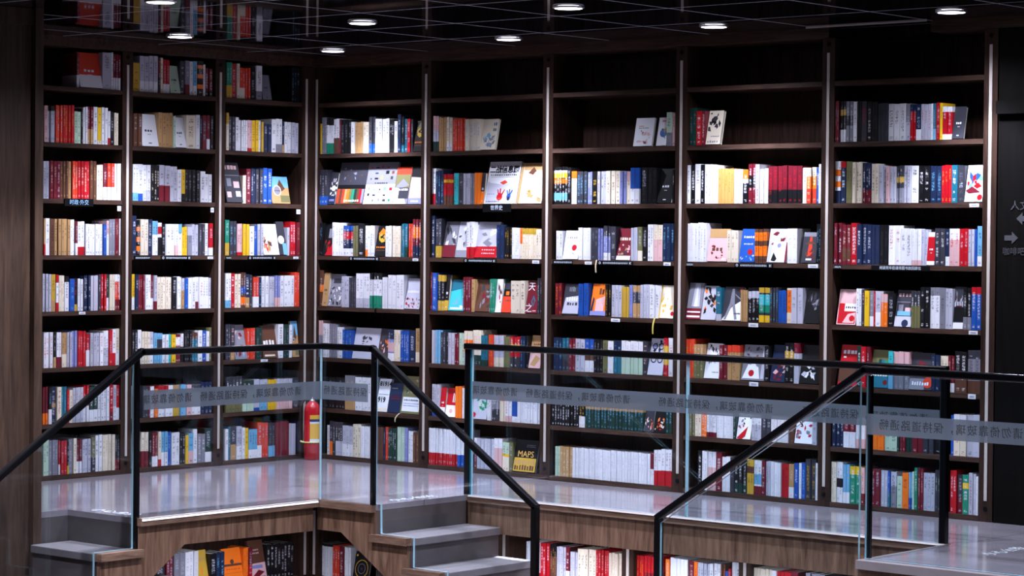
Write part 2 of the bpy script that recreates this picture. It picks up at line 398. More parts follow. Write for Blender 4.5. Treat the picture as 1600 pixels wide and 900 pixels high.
LAMPS = [(0.57, -0.41, 'small bright downlight in the ceiling above the inner corner of shelves'),
         (0.58, -1.63, 'bright downlight above the short wall of books'),
         (2.02, -3.01, 'bright downlight at the picture edge above the short flight of steps'),
         (2.03, -1.64, 'large bright downlight out from the inner corner, above the corner railing'),
         (2.00, -0.44, 'bright downlight above the post between second and third long-wall bays'),
         (3.43, -1.64, 'large bright downlight at the top edge, above third long-wall bay'),
         (3.41, -0.42, 'bright downlight above the middle of the fourth long-wall bay'),
         (4.82, -0.40, 'bright downlight above the last post of the long wall'),
         (4.82, -1.64, 'added fill downlight above the landing, beyond the top of the picture'),  # from here on: out of view, added to continue the rows as fill light
         (3.43, -3.01, 'added unseen downlight over the hall in front of fourth long-wall bay'),
         (4.82, -3.01, 'added unseen downlight over the hall in front of the landing'),
         (2.02, -4.40, 'added unseen downlight over the hall beyond the short flight of steps'),
         (3.43, -4.40, 'added unseen downlight further out over the hall, second row'),
         (4.82, -4.40, 'added unseen downlight further out over the hall, towards the landing'),
         (6.23, -3.01, 'added unseen downlight over the hall past the landing')]
for a in LAMPS: downlight(*a)

# bookcase bays
def bookcase(wall, i, label):
    u0 = POST0[wall] + BAY[wall] * (i - 1); u1 = u0 + BAY[wall]
    (x, y, z), rz = place(wall, u0, u1, 0)
    t = thing('bookcase', (x, y, 0), label, 'bookcase', 'built-in bookcase bays', rz)
    W = BAY[wall]; h = 0.0385
    far = (0, 1) if wall == 'B' else (1, 0)           # the divider on the side away from the corner
    dx = W if wall == 'B' else 0.0
    MB().box((h, 0.279, FLOOR + 0.001), (W - h, 0.296, 2.147)).build('back_panel', M['case'], t)
    for row in range(1, 9):
        zt = shelf_z(row)
        if row < 8: MB().box((h + 0.0005, 0.0, zt - 0.025), (W - h - 0.0005, 0.278, zt)).build('shelf', M['shelf'], t)
        else: MB().box((h + 0.0005, 0.0, FLOOR + 0.001), (W - h - 0.0005, 0.278, zt)).build('plinth', M['shelf'], t)
    p = MB().box((dx - h, 0.0, FLOOR + 0.001), (dx + h, 0.295, 2.147)).build('divider_post', M['case'], t)
    metal_strip(p, dx, 0)
    return t
def metal_strip(p, x, y):
    MB().box((x - 0.009, y - 0.0035, -0.215), (x + 0.009, y, 2.07)).build('metal_strip', M['alu'], p, bevel=0.002)
    s = MB()
    for zz in (-0.255, 2.115):
        s.prism([(x + 0.012 * math.cos(a * PI / 6), y - 0.003, zz + 0.012 * math.sin(a * PI / 6)) for a in range(12)], (0, 0.003, 0))
    s.build('fixing_screw', M['blackmatt'], p)
NTH = {'A': ['', 'bookcase bay of the short wall touching the inner corner, above the extinguisher', 'middle bookcase bay of the short wall behind the corner railing', 'outermost bookcase bay of the short wall beside the brown wall panel'],
       'B': ['', 'bookcase bay of the long wall touching the inner corner', 'second bookcase bay of the long wall with the atlas at the bottom', 'third bookcase bay of the long wall with nearly empty upper shelves', 'fourth bookcase bay of the long wall, brightly lit on its third shelf', 'last bookcase bay of the long wall beside the dark sign wall']}
for i in (1, 2, 3): bookcase('A', i, NTH['A'][i])
for i in range(1, 6): bookcase('B', i, NTH['B'][i])
cp = thing('corner_post', (0, 0, 0), 'dark wooden post with two pale metal strips in the inner corner', 'post')
pp = MB().box((-0.295, -0.1135, FLOOR + 0.001), (0.0, 0.0, 2.147)).box((0.0, 0.0, FLOOR + 0.001), (0.0345, 0.295, 2.147)).build('post', M['case'], cp)
MB().box((0.0, -0.084, -0.215), (0.0035, -0.066, 2.07)).build('metal_strip', M['alu'], pp, bevel=0.002)
MB().box((0.008, -0.0035, -0.215), (0.026, 0.0, 2.07)).build('metal_strip', M['alu'], pp, bevel=0.002)

# lower bookcases under the platform
def low_case(wall, u0, u1, zs, label, posts):
    (x, y, z), rz = place(wall, u0, u1, 0)
    W = u1 - u0
    t = thing('bookcase', (x, y, GROUND), label, 'bookcase', 'bookcases under the platform', rz)
    zt = FLOOR - 0.032 - GROUND
    MB().box((0, 0.20, 0.001), (W, 0.215, zt)).build('back_panel', M['case'], t)
    MB().box((0, 0.0, zs - 0.025 - GROUND), (W, 0.199, zs - GROUND)).build('shelf', M['shelf'], t)
    for px in posts:
        a = px - u0 if wall[-1] == 'B' else W - (px - u0)
        p = MB().box((a - 0.04, -0.012, 0.001), (a + 0.04, 0.199, zt)).build('divider_post', M['case'], t)
        q = MB().box((a - 0.009, -0.0155, 0.10), (a + 0.009, -0.012, zt - 0.25)).build('metal_strip', M['alu'], p)
    return t
low_case('LA', 0.005, 1.60, -1.0, 'bookcase under the platform beneath the short wall railing', (0.064,))
low_case('LB', 0.0, 1.05, -1.0, 'bookcase under the platform beneath the corner stair flight', (0.042,))
low_case('LB', 1.55, 2.445, -0.87, 'bookcase under the long platform edge beside the stair flight', (1.59,))
low_case('LB', 2.45, 3.225, -0.87, 'middle bookcase under the long platform edge', (2.489,))
low_case('LB', 3.23, 4.55, -0.87, 'bookcase under the long platform edge next to the landing', (3.271,))

# unseen lamps added under the platform to brighten the cases below it
def low_fill(x, y, label, gain=1.0):
    t = thing('under_platform_fill', (x, y, FLOOR - 0.03), label, 'added fill light', 'added fill lamps under the platform')
    MB().lathe([(0.032, -0.0005), (0.032, -0.008), (0.026, -0.011), (0.024, -0.006)], seg=20).build('trim_ring', M['steel'], t, smooth=True)
    MB().lathe([(0.0005, -0.007), (0.0245, -0.007)], seg=20).build('lamp_lens', M['lens'], t)
    ld = bpy.data.lights.new('low_fill', 'SPOT'); ld.energy = LOW_W * gain; ld.color = LAMP_COLOUR; ld.spot_size = math.radians(150); ld.spot_blend = 0.8; ld.shadow_soft_size = 0.024
    lo = bpy.data.objects.new('low_fill', ld); COL.objects.link(lo); lo.parent = t; lo.location = (0, 0, -0.02)
for x, y, w in ((0.85, -0.95, 'near the inner corner'), (0.85, -1.55, 'under the short platform edge'), (2.35, -0.78, 'under the long edge beside the stair flight'), (3.15, -0.78, 'under the middle of the long edge'), (3.95, -0.78, 'under the long edge near the landing')):
    low_fill(x, y, 'added fill lamp on the platform underside ' + w, 4.5 if x > 2 else 2.0)

# ---------------------------------------------------------------- stairs
def steps(name, label, horiz, start, side0, side1, n, run):
    """horiz: unit direction of descent"""
    t = thing(name, (0, 0, 0), label, 'stairs', 'stone stair flights')
    along = Vector((*horiz, 0)); across = Vector((abs(horiz[1]), abs(horiz[0]), 0))
    for k in range(n):
        zt = FLOOR - 0.155 * (k + 1)
        a = start + run * k
        def pt(s, c, z): return tuple(Vector((s * abs(horiz[0]), s * abs(horiz[1]), 0)) * 1 + across * c + Vector((0, 0, z)))
        sg = horiz[0] + horiz[1]
        MB().box(pt(a + sg * 0.001, side0, zt - 0.04), pt(a + sg * (run + 0.012), side1, zt)).build('tread', M['tread'], t, bevel=0.004)
        lo = zt - 0.04
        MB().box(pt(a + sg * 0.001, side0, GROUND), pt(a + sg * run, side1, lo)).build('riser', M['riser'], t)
    return t
steps('stair_flight', 'stone stair flight descending along the long platform edge from the corner', (1, 0), 2.157, -1.625, -0.935, 4, 0.2365)
MB().box((2.148, -1.625, GROUND), (2.154, -0.935, FLOOR - 0.031)).build('wall_stair_head', M['riser'])['kind'] = 'structure'
steps('stair_flight', 'stone steps descending beside the brown wall panel at the short wall', (0, -1), -2.902, 1.225, 1.728, 4, 0.239)
MB().box((1.2, -2.899, GROUND), (1.728, -2.893, FLOOR - 0.031)).build('wall_step_head', M['riser'])['kind'] = 'structure'
slab('wall_step_side', (1.194, -3.084, GROUND), (1.2, -2.9, FLOOR - 0.031), M['riser'])
steps('stair_flight', 'stone stair flight descending from the landing, mostly below the picture', (-1, 0), 5.135, -1.625, -0.94, 4, 0.2365)
# small wood caps on the stepped side boards
for k in range(4):
    z = FLOOR - 0.155 * (k + 1)
    a = 2.157 + 0.2365 * k
    slab('trim_%d' % (20 + k), (a - 0.02, -1.672, z - 0.035), (a + 0.247, -1.628, z + 0.003), M['nosing'])
    b = -2.902 - 0.239 * k
    slab('trim_%d' % (30 + k), (1.730, b - 0.250, z - 0.035), (1.776, b + 0.02, z + 0.003), M['nosing'])

# ---------------------------------------------------------------- glass railings
PHRASE = '\u8bf7\u52ff\u501a\u9760\u73bb\u7483\uff0c\u4fdd\u6301\u9053\u8def\u901a\u7545'
def rail_run(t, path, r=0.017):
    """square black handrail along a 3-D path"""
    m = MB()
    P = [Vector(p) for p in path]
    for i in range(len(P) - 1):
        d = (P[i + 1] - P[i]).normalized(); hor = Vector((-d.y, d.x, 0))
        if hor.length < 1e-4: hor = Vector((1, 0, 0))
        hor.normalize(); up = hor.cross(d) * -1
        if up.z < 0: up = -up
        a = P[i] - d * r * 0.9; b = P[i + 1] + d * r * 0.9
        n = len(m.v)
        for q in (a, b):
            for sx, sy in ((-1, -1), (1, -1), (1, 1), (-1, 1)): m.v.append(tuple(q + hor * r * sx + up * r * sy))
        for f in ((0, 1, 2, 3), (7, 6, 5, 4), (0, 4, 5, 1), (1, 5, 6, 2), (2, 6, 7, 3), (3, 7, 4, 0)):
            m.f.append(tuple(n + j for j in f)); m.mi.append(0)
    return m.build('handrail', M['black'], t, bevel=0.006)
def post(t, x, y, z0, z1, w=0.017, name='post'):
    return MB().box((x - w, y - w, z0), (x + w, y + w, z1)).build(name, M['black' if name == 'post' else 'edgeteal'], t, bevel=0.003)
def pane(t, pts, off, side=1):
    return MB().prism(pts, off, 0, side).build('glass_panel', [M['glass'], M['glassedge']], t)
def film(parent, axis, c, a, b, z0, z1):
    """frosted band on the outer face of a pane: axis 'x' lies in a plane X = c, axis 'y' in Y = c"""
    if axis == 'y': return MB().box((a, c - 0.0012, z0), (b, c - 0.0004, z1)).build('frosted_band', M['frost'], parent)
    return MB().box((c + 0.0004, a, z0), (c + 0.0012, b, z1)).build('frosted_band', M['frost'], parent)
def band_text(parent, axis, c, start, z, body=PHRASE, size=0.050, sp=1.19):
    if axis == 'y': return lettering('band_lettering', body, size, M['bandink'], parent, (start, c, z), (PI / 2, 0, PI), sp, 'LEFT', bold=0.0002)
    return lettering('band_lettering', body, size, M['bandink'], parent, (c, start, z), (PI / 2, 0, -PI / 2), sp, 'LEFT', bold=0.0002)

BZ0, BZ1, BZC = 0.205, 0.300, 0.252
# corner railing: down the short wall steps, along the platform, round the corner and down the stairs
t = thing('glass_railing', (1.76, -1.66, FLOOR), 'glass railing with black handrail around the platform corner, sloping down on both ends', 'railing', 'glass stair railings')
def rel(p, o): return tuple(Vector(p) - Vector(o))
O = (1.76, -1.66, FLOOR)
R_ = lambda pts: [rel(p, O) for p in pts]
RX, RY = 1.755, -1.655
rail_run(t, R_([(RX, -4.52, -0.56), (RX, -2.89, 0.502), (RX, RY, 0.497), (2.140, RY, 0.497), (3.262, RY, -0.236)]))
post(t, *rel((1.734, -2.902, FLOOR), O)[:2], -0.15, 0.81, 0.013)
post(t, *rel((2.150, RY, FLOOR), O)[:2], 0, 0.81, 0.012)
post(t, *rel((3.262, RY, 0), O)[:2], GROUND - FLOOR, -0.236 - FLOOR)
post(t, *rel((RX, -4.52, 0), O)[:2], GROUND - FLOOR, -0.56 - FLOOR)
g = pane(t, R_([(1.758, -2.895, FLOOR + 0.002), (1.758, -1.668, FLOOR + 0.002), (1.758, -1.668, 0.482), (1.758, -2.895, 0.486)]), (0.014, 0, 0), 0)
film(g, 'x', rel((1.772, 0, 0), O)[0], -2.888 + 1.66, -1.672 + 1.66, BZ0 - FLOOR + 0.012, BZ1 - FLOOR + 0.012)
for st in (-2.59 + 0.027, -1.82 - 0.76 + 0.74): pass
for st, body in ((-1.815, PHRASE), (-2.575, PHRASE[:6])):
    band_text(g, 'x', rel((1.7735, 0, 0), O)[0], st + 1.66, BZC - FLOOR + 0.012, body)
g = pane(t, R_([(1.771, -1.668, FLOOR + 0.002), (2.125, -1.668, FLOOR + 0.002), (2.125, -1.668, 0.480), (1.771, -1.668, 0.480)]), (0, 0.014, 0), 0)
MB().box(rel((1.766, -1.672, FLOOR + 0.002), O), rel((1.776, -1.664, 0.482), O)).build('glass_joint', M['glassedge'], t)
film(g, 'y', rel((0, -1.668, 0), O)[1], 1.772 - 1.76, 2.120 - 1.76, BZ0 - FLOOR + 0.012, BZ1 - FLOOR + 0.012)
band_text(g, 'y', rel((0, -1.6695, 0), O)[1], 2.115 - 1.76, BZC - FLOOR + 0.012, PHRASE[7:])
# sloping panes follow the steps below and the handrail above
pts = [(2.172, -1.622, FLOOR + 0.003), (2.132, -1.622, FLOOR + 0.003), (2.132, -1.622, 0.478)]
pts += [(3.235, -1.622, -0.24), (3.235, -1.622, GROUND + 0.01), (3.108, -1.622, GROUND + 0.01)]
zz = GROUND
for k in (3, 2, 1, 0):
    z = FLOOR - 0.155 * (k + 1) + 0.006
    a = 2.157 + 0.2365 * k
    pts += [(a + 0.252, -1.622, z), (a + (0.252 - 0.2365 if k else 0.018), -1.622, z)]
pts += [(2.172, -1.622, FLOOR - 0.149)] if False else []
pane(t, R_(pts), (0, 0.014, 0))
pts = [(1.728, -2.915, 0.46), (1.728, -4.50, -0.57), (1.728, -4.50, GROUND + 0.01), (1.728, -3.88, GROUND + 0.01)]
for k in (3, 2, 1, 0):
    z = FLOOR - 0.155 * (k + 1) + 0.006
    a = -2.902 - 0.239 * k
    pts += [(1.728, a - 0.254, z), (1.728, a - (0.254 - 0.239 if k else 0.014), z)]
pane(t, R_(pts), (-0.014, 0, 0))

# railing along the long platform edge
O = (3.6, -0.90, FLOOR)
t = thing('glass_railing', O, 'straight glass railing with black handrail along the long platform edge', 'railing', 'glass stair railings')
rail_run(t, [rel((2.128, -0.905, 0.489), O), rel((5.112, -0.905, 0.489), O)])
post(t, *rel((2.130, -0.893, 0), O)[:2], 0, 0.80); post(t, *rel((2.152, -0.893, 0), O)[:2], 0, 0.79, 0.007, 'glass_edge')
post(t, *rel((5.110, -0.900, 0), O)[:2], 0, 0.80)
for a, b in ((2.170, 3.622), (3.632, 5.090)):
    g = pane(t, [rel((a, -0.912, FLOOR + 0.002), O), rel((b, -0.912, FLOOR + 0.002), O), rel((b, -0.912, 0.470), O), rel((a, -0.912, 0.470), O)], (0, 0.014, 0))
    film(g, 'y', rel((0, -0.912, 0), O)[1], a + 0.004 - O[0], b - 0.002 - O[0], BZ0 - FLOOR, BZ1 - FLOOR)
    for st, body in ((3.265, PHRASE), (2.50, PHRASE[:6]), (4.155, PHRASE), (5.03, PHRASE)):
        if a < st < b or (a > 3 and st == 4.155): band_text(g, 'y', rel((0, -0.9135, 0), O)[1], st - O[0], BZC - FLOOR, body)

# railing of the landing
O = (5.14, -1.60, FLOOR)
t = thing('glass_railing', O, 'glass railing of the landing with a black handrail sloping down towards the hall', 'railing', 'glass stair railings')
rail_run(t, [rel((3.992, -1.612, -0.230), O), rel((5.125, -1.612, 0.513), O), rel((7.0, -1.612, 0.507), O)])
post(t, *rel((3.992, -1.612, 0), O)[:2], GROUND - FLOOR, -0.236 - FLOOR)
post(t, *rel((5.142, -1.592, 0), O)[:2], 0, 0.81, 0.011)
g = pane(t, [rel((5.138, -1.618, FLOOR + 0.002), O), rel((7.0, -1.618, FLOOR + 0.002), O), rel((7.0, -1.618, 0.486), O), rel((5.138, -1.618, 0.492), O)], (0, 0.014, 0))
film(g, 'y', rel((0, -1.618, 0), O)[1], 5.142 - O[0], 6.99 - O[0], 0.230 - FLOOR, 0.322 - FLOOR)
band_text(g, 'y', rel((0, -1.6195, 0), O)[1], 5.912 - O[0], 0.275 - FLOOR)
band_text(g, 'y', rel((0, -1.6195, 0), O)[1], 6.70 - O[0], 0.275 - FLOOR)
pts = [(5.118, -1.638, 0.465), (4.02, -1.638, -0.255), (4.02, -1.638, GROUND + 0.01), (4.17, -1.638, GROUND + 0.01)]
for k in (3, 2, 1, 0):
    z = FLOOR - 0.155 * (k + 1) + 0.006
    a = 5.135 - 0.2365 * k
    pts += [(a - 0.252, -1.638, z), (a - (0.252 - 0.2365 if k else 0.018), -1.638, z)]
pane(t, [rel(p, O) for p in pts], (0, 0.014, 0))

# ---------------------------------------------------------------- fire extinguisher in the corner
t = thing('fire_extinguisher', (0.085, -0.085, FLOOR), 'red fire extinguisher with yellow label and pale strap standing in the inner corner', 'fire extinguisher')
MB().lathe([(0.001, 0.0), (0.048, 0.0), (0.052, 0.006), (0.052, 0.075), (0.0535, 0.080), (0.0535, 0.088), (0.052, 0.093), (0.052, 0.30), (0.049, 0.325), (0.040, 0.346), (0.026, 0.360), (0.019, 0.366)], seg=32).build('body', M['redpaint'], t, smooth=True)
MB().lathe([(0.019, 0.364), (0.019, 0.375), (0.015, 0.377), (0.015, 0.392), (0.001, 0.394)], seg=20).build('valve', M['steel'], t, smooth=True)
h = MB(); h.prism([(-0.008, -0.008, 0.378), (0.055, -0.008, 0.392), (0.066, -0.008, 0.386), (0.064, -0.008, 0.379), (0.01, -0.008, 0.368)], (0, 0.016, 0))
h.prism([(-0.012, -0.007, 0.392), (0.05, -0.007, 0.415), (0.062, -0.007, 0.409), (0.058, -0.007, 0.403), (-0.010, -0.007, 0.384)], (0, 0.014, 0))
h.build('squeeze_handle', M['rubber'], t, rot=(0, 0, math.radians(30)))
lab = MB(); lab2 = MB()
a0, a1 = math.radians(-62), math.radians(38)
for k in range(10):
    p, q = a0 + (a1 - a0) * k / 10, a0 + (a1 - a0) * (k + 1) / 10
    for z0, z1, mi in ((0.115, 0.132, 1), (0.132, 0.228, 0), (0.228, 0.240, 1), (0.240, 0.256, 2), (0.256, 0.282, 0)):
        lab.poly([(0.0527 * math.cos(p), 0.0527 * math.sin(p), z0), (0.0527 * math.cos(q), 0.0527 * math.sin(q), z0), (0.0527 * math.cos(q), 0.0527 * math.sin(q), z1), (0.0527 * math.cos(p), 0.0527 * math.sin(p), z1)], mi)
lab.build('instruction_label', [M['yellow'], M['white'], M['navyink']], t, smooth=True)
st = MB()
ring = [(0.055 * math.cos(a * PI / 16), 0.055 * math.sin(a * PI / 16), 0.108 + 0.003 * math.cos(a * PI / 16 + 0.8)) for a in range(33)]
st.tube(ring, 0.0045, 6); st.tube([(-0.02, -0.050, 0.109), (-0.034, -0.060, 0.113), (-0.04, -0.066, 0.118)], 0.006, 6)
st.build('strap', M['strap'], t, smooth=True)
ho = MB(); ho.tube([(-0.012, -0.012, 0.385), (-0.034, -0.042, 0.372), (-0.046, -0.058, 0.33), (-0.05, -0.062, 0.25), (-0.05, -0.062, 0.15), (-0.048, -0.060, 0.06), (-0.046, -0.058, 0.012)], 0.007, 8)
ho.build('hose', M['rubber'], t, smooth=True)

# ---------------------------------------------------------------- shelf signs, price cards, ribbons
def sign_plate(wall, u0, u1, z0, z1, label, cat, name, d=0.006, mat='blackmatt', group=None):
    (x, y, z), rz = place(wall, u0, u1, z0, -0.0005)
    t = thing(name, (x, y, z), label, cat, group, rz)
    W = u1 - u0; H = z1 - z0
    MB().box((0, -d, 0), (W, 0, H)).build('plate', M[mat], t, bevel=0.001)
    return t, W, H
t, W, H = sign_plate('A', 1.776, 1.984, 1.240, 1.284, 'black category sign with blue lettering on the third shelf of the outermost short-wall bay', 'shelf sign', 'shelf_sign')
lettering('sign_lettering', '\u65f6\u653f\u00b7\u5916\u4ea4', 0.032, M['signblue'], t, (W / 2, -0.0066, H / 2), (PI / 2, 0, 0), 1.05)
t, W, H = sign_plate('B', 1.429, 1.650, 1.234, 1.282, 'black category sign with white lettering below the red and blue pen book', 'shelf sign', 'shelf_sign')
lettering('sign_lettering', '\u4e16\u754c\u53f2', 0.032, M['signwhite'], t, (W / 2, -0.0066, H / 2), (PI / 2, 0, 0), 1.05)
t, W, H = sign_plate('B', 4.130, 4.478, 0.931, 0.957, 'long black notice strip with white lettering on the last bay fourth shelf', 'shelf sign', 'shelf_strip', 0.004)
lettering('strip_lettering', '\u9605\u8bfb\u5b8c\u6bd5\u540e\u8bf7\u5c06\u56fe\u4e66\u653e\u56de\u539f\u4f4d', 0.019, M['signwhite'], t, (W / 2, -0.0046, H / 2), (PI / 2, 0, 0), 1.02)
def tiny_print(t, W, H, y, mat, icon=True):
    """rows of small illegible printed strokes with a ring and a square mark at the ends"""
    m = MB(); x = 0.16 * W if icon else 0.08 * W
    while x < (0.84 if icon else 0.94) * W:
        w = rnd.uniform(0.004, 0.009)
        for k in range(3):
            a = x + rnd.uniform(0, w * 0.4); m.poly([(a, y, H * (0.28 + 0.15 * k)), (a + w * 0.8, y, H * (0.28 + 0.15 * k)), (a + w * 0.8, y, H * (0.37 + 0.15 * k)), (a, y, H * (0.37 + 0.15 * k))])
        m.poly([(x + w * 0.4, y, H * 0.25), (x + w * 0.55, y, H * 0.25), (x + w * 0.55, y, H * 0.75), (x + w * 0.4, y, H * 0.75)])
        x += w * 1.25
    if icon:
        for k in range(12):
            a, b = k * PI / 6, (k + 1) * PI / 6; c = (0.07 * W, H / 2); r0, r1 = H * 0.20, H * 0.32
            m.poly([(c[0] + r0 * math.cos(a), y, c[1] + r0 * math.sin(a)), (c[0] + r1 * math.cos(a), y, c[1] + r1 * math.sin(a)), (c[0] + r1 * math.cos(b), y, c[1] + r1 * math.sin(b)), (c[0] + r0 * math.cos(b), y, c[1] + r0 * math.sin(b))])
        for i in range(3):
            for j in range(3):
                if (i + j) % 2 == 0 or i == 0:
                    a = 0.91 * W + i * H * 0.2; z = H * (0.2 + 0.2 * j); m.poly([(a, y, z), (a + H * 0.18, y, z), (a + H * 0.18, y, z + H * 0.18), (a, y, z + H * 0.18)])
    m.build('strip_print', mat, t)
LONGBAY = ['', 'first', 'second', 'third', 'fourth', 'last']
for wall, u0, u1, lab, ic in (('A', 1.029, 1.264, 'black notice strip on the fourth shelf of the middle short-wall bay', True),
                              ('A', 1.343, 1.470, 'short black strip beside the outer post of the middle short-wall bay', False),
                              ('A', 0.712, 0.748, 'tiny black tab at the outer end of the innermost short-wall shelf', False),
                              ('A', 0.330, 0.567, 'black notice strip on the fourth shelf of the short-wall bay by the corner', True),
                              ('B', 0.316, 0.577, 'black notice strip on the fourth shelf of the first long-wall bay', True),
                              ('B', 1.279, 1.539, 'black notice strip on the fourth shelf of the second long-wall bay', True),
                              ('B', 1.972, 2.121, 'short black strip at the inner end of the third long-wall bay', False),
                              ('B', 2.305, 2.559, 'black notice strip on the fourth shelf of the third long-wall bay', True),
                              ('B', 3.260, 3.512, 'black notice strip on the fourth shelf of the fourth long-wall bay', True),
                              ('B', 2.935, 2.979, 'tiny black tab at the inner end of the fourth long-wall bay', False),
                              ('B', 3.902, 3.942, 'tiny black tab at the inner end of the last long-wall bay', False)):
    t, W, H = sign_plate(wall, u0, u1, 0.934, 0.957, lab, 'shelf sign', 'shelf_strip', 0.004, group='black notice strips on the fourth shelves')
    tiny_print(t, W, H, -0.0045, M['signwhite'], ic)
CARDS = [('A', 1.568, 1.596, 1.217, 1.247, 'pale square tag hanging under the third shelf of the outermost short-wall bay'), ('A', 0.848, 0.874, 1.220, 1.249, 'pale square tag hanging under the third shelf of the middle short-wall bay'),
         ('A', 0.123, 0.157, 1.220, 1.249, 'pale square tag hanging under the third shelf beside the corner post'), ('A', 0.852, 0.896, 0.938, 0.953, 'white price card on the fourth shelf of the middle short-wall bay'),
         ('A', 0.137, 0.181, 0.938, 0.953, 'white price card on the fourth shelf beside the corner post'), ('A', 1.827, 1.874, 0.620, 0.636, 'white price card on the fifth shelf of the outermost short-wall bay'),
         ('A', 0.394, 0.453, 0.301, 0.317, 'white price card just below the handrail in the short-wall bay by the corner'), ('B', 0.859, 0.907, 0.936, 0.952, 'white price card on the fourth shelf of the first long-wall bay'),
         ('B', 1.817, 1.870, 0.934, 0.953, 'white price card on the fourth shelf of the second long-wall bay'), ('B', 2.211, 2.263, 0.934, 0.951, 'white price card beside the hanging ribbon in the third long-wall bay'),
         ('B', 2.776, 2.825, 0.936, 0.954, 'white price card at the outer end of the third long-wall fourth shelf'), ('B', 3.737, 3.800, 0.937, 0.957, 'white price card on the fourth shelf of the fourth long-wall bay'),
         ('B', 2.407, 2.472, 0.613, 0.631, 'white price card on the fifth shelf of the third long-wall bay'), ('B', 3.357, 3.420, 0.613, 0.634, 'white price card on the fifth shelf of the fourth long-wall bay'),
         ('B', 3.366, 3.425, 0.294, 0.316, 'white price card on the sixth shelf of the fourth long-wall bay'), ('B', 4.702, 4.757, 1.257, 1.276, 'white price card below the wave-patterned face-out book'),
         ('B', 4.708, 4.759, 0.617, 0.636, 'white price card on the fifth shelf of the last long-wall bay'), ('B', 4.709, 4.753, 0.293, 0.317, 'white price card on the sixth shelf of the last long-wall bay')]
for wall, u0, u1, z0, z1, lab in CARDS:
    t, W, H = sign_plate(wall, u0, u1, z0, z1, lab, 'price card', 'price_card', 0.0025, 'white', 'white price cards on the shelf edges')
    m = MB(); 
    for k in range(2): m.poly([(W * 0.2, -0.0029, H * (0.3 + 0.25 * k)), (W * 0.8, -0.0029, H * (0.3 + 0.25 * k)), (W * 0.8, -0.0029, H * (0.38 + 0.25 * k)), (W * 0.2, -0.0029, H * (0.38 + 0.25 * k))])
    m.build('card_print', M['navyink'], t)
for wall, u0, z0, z1, mt, lab, sway in (('B', 2.296, 0.889, 0.961, 'ribbon', 'tan bookmark ribbon hanging from the third long-wall bay fourth shelf', 0.004), ('B', 2.708, 0.553, 0.641, 'ribbony', 'thin yellow bookmark ribbon hanging from the fifth shelf', 0.012),
                                        ('B', 0.548, 0.598, 0.641, 'blackmatt', 'short dark bookmark ribbon hanging in the first long-wall bay', 0.003), ('B', 0.725, -0.052, 0.002, 'ribbon', 'curled cream bookmark ribbon below the mossy face-out book', 0.035)):
    m = MB(); n = 10
    for k in range(n):
        f0, f1 = k / n, (k + 1) / n
        def q(f): return (u0 + sway * (f * f), -0.004 - 0.004 * math.sin(f * 3), z0 + (z1 - z0) * f)
        a, b = q(f0), q(f1)
        wd = 0.0045
        m.prism([(a[0] - wd, a[1], a[2]), (a[0] + wd, a[1], a[2]), (b[0] + wd, b[1], b[2]), (b[0] - wd, b[1], b[2])], (0, -0.0012, 0))
    m.prism([(u0 + sway - 0.0045, -0.0045, z1), (u0 + sway + 0.0045, -0.0045, z1), (u0 + sway + 0.0045, 0.03, z1), (u0 + sway - 0.0045, 0.03, z1)], (0, 0, 0.001))
    tag(m.build('bookmark_ribbon', M[mt]), lab, 'ribbon')

# wayfinding lettering on the dark wall past the shelves
t = thing('wayfinding_sign', (4.90, -0.0005, 1.0), 'dim grey direction arrows and lettering on the dark wall past the shelves', 'sign')
def arrow(cx, cz, s):
    w, h = 0.075, 0.06
    pts = [(-0.5, 0.22), (0.05, 0.22), (0.05, 0.5), (0.5, 0.0), (0.05, -0.5), (0.05, -0.22), (-0.5, -0.22)]
    p3 = [(cx + s * a * w, 0, cz + b * h) for a, b in pts]
    if s < 0: p3 = p3[::-1]
    MB().prism(p3, (0, -0.002, 0)).build('arrow', M['wayfind'], t)
arrow(0.105, 0.20, -1); arrow(0.04, 0.104, 1)
lettering('sign_lettering', '\u4eba\u6587', 0.052, M['wayfind'], t, (0.085, -0.0025, 0.262), (PI / 2, 0, 0))
lettering('sign_lettering', '\u5496\u5561\u5427', 0.042, M['wayfind'], t, (0.055, -0.0025, 0.035), (PI / 2, 0, 0))
# white step warnings on the platform floor at the head of each flight
for loc, rz, lab in (((2.075, -1.27, FLOOR), PI / 2, 'white step-warning lettering on the floor at the corner stair head'), ((1.48, -2.82, FLOOR), 0, 'white step-warning lettering on the floor above the short-wall steps'),
                     ((5.46, -0.95, FLOOR), PI / 2, 'white step-warning lettering on the floor of the landing')):
    t = thing('floor_lettering', loc, lab, 'floor lettering', 'white step warnings on the floor', rz)
    lettering('warning_text', '\u5c0f\u5fc3\u53f0\u9636', 0.085, M['decal'], t, (0, 0, 0.0025), (0, 0, 0), 1.1)

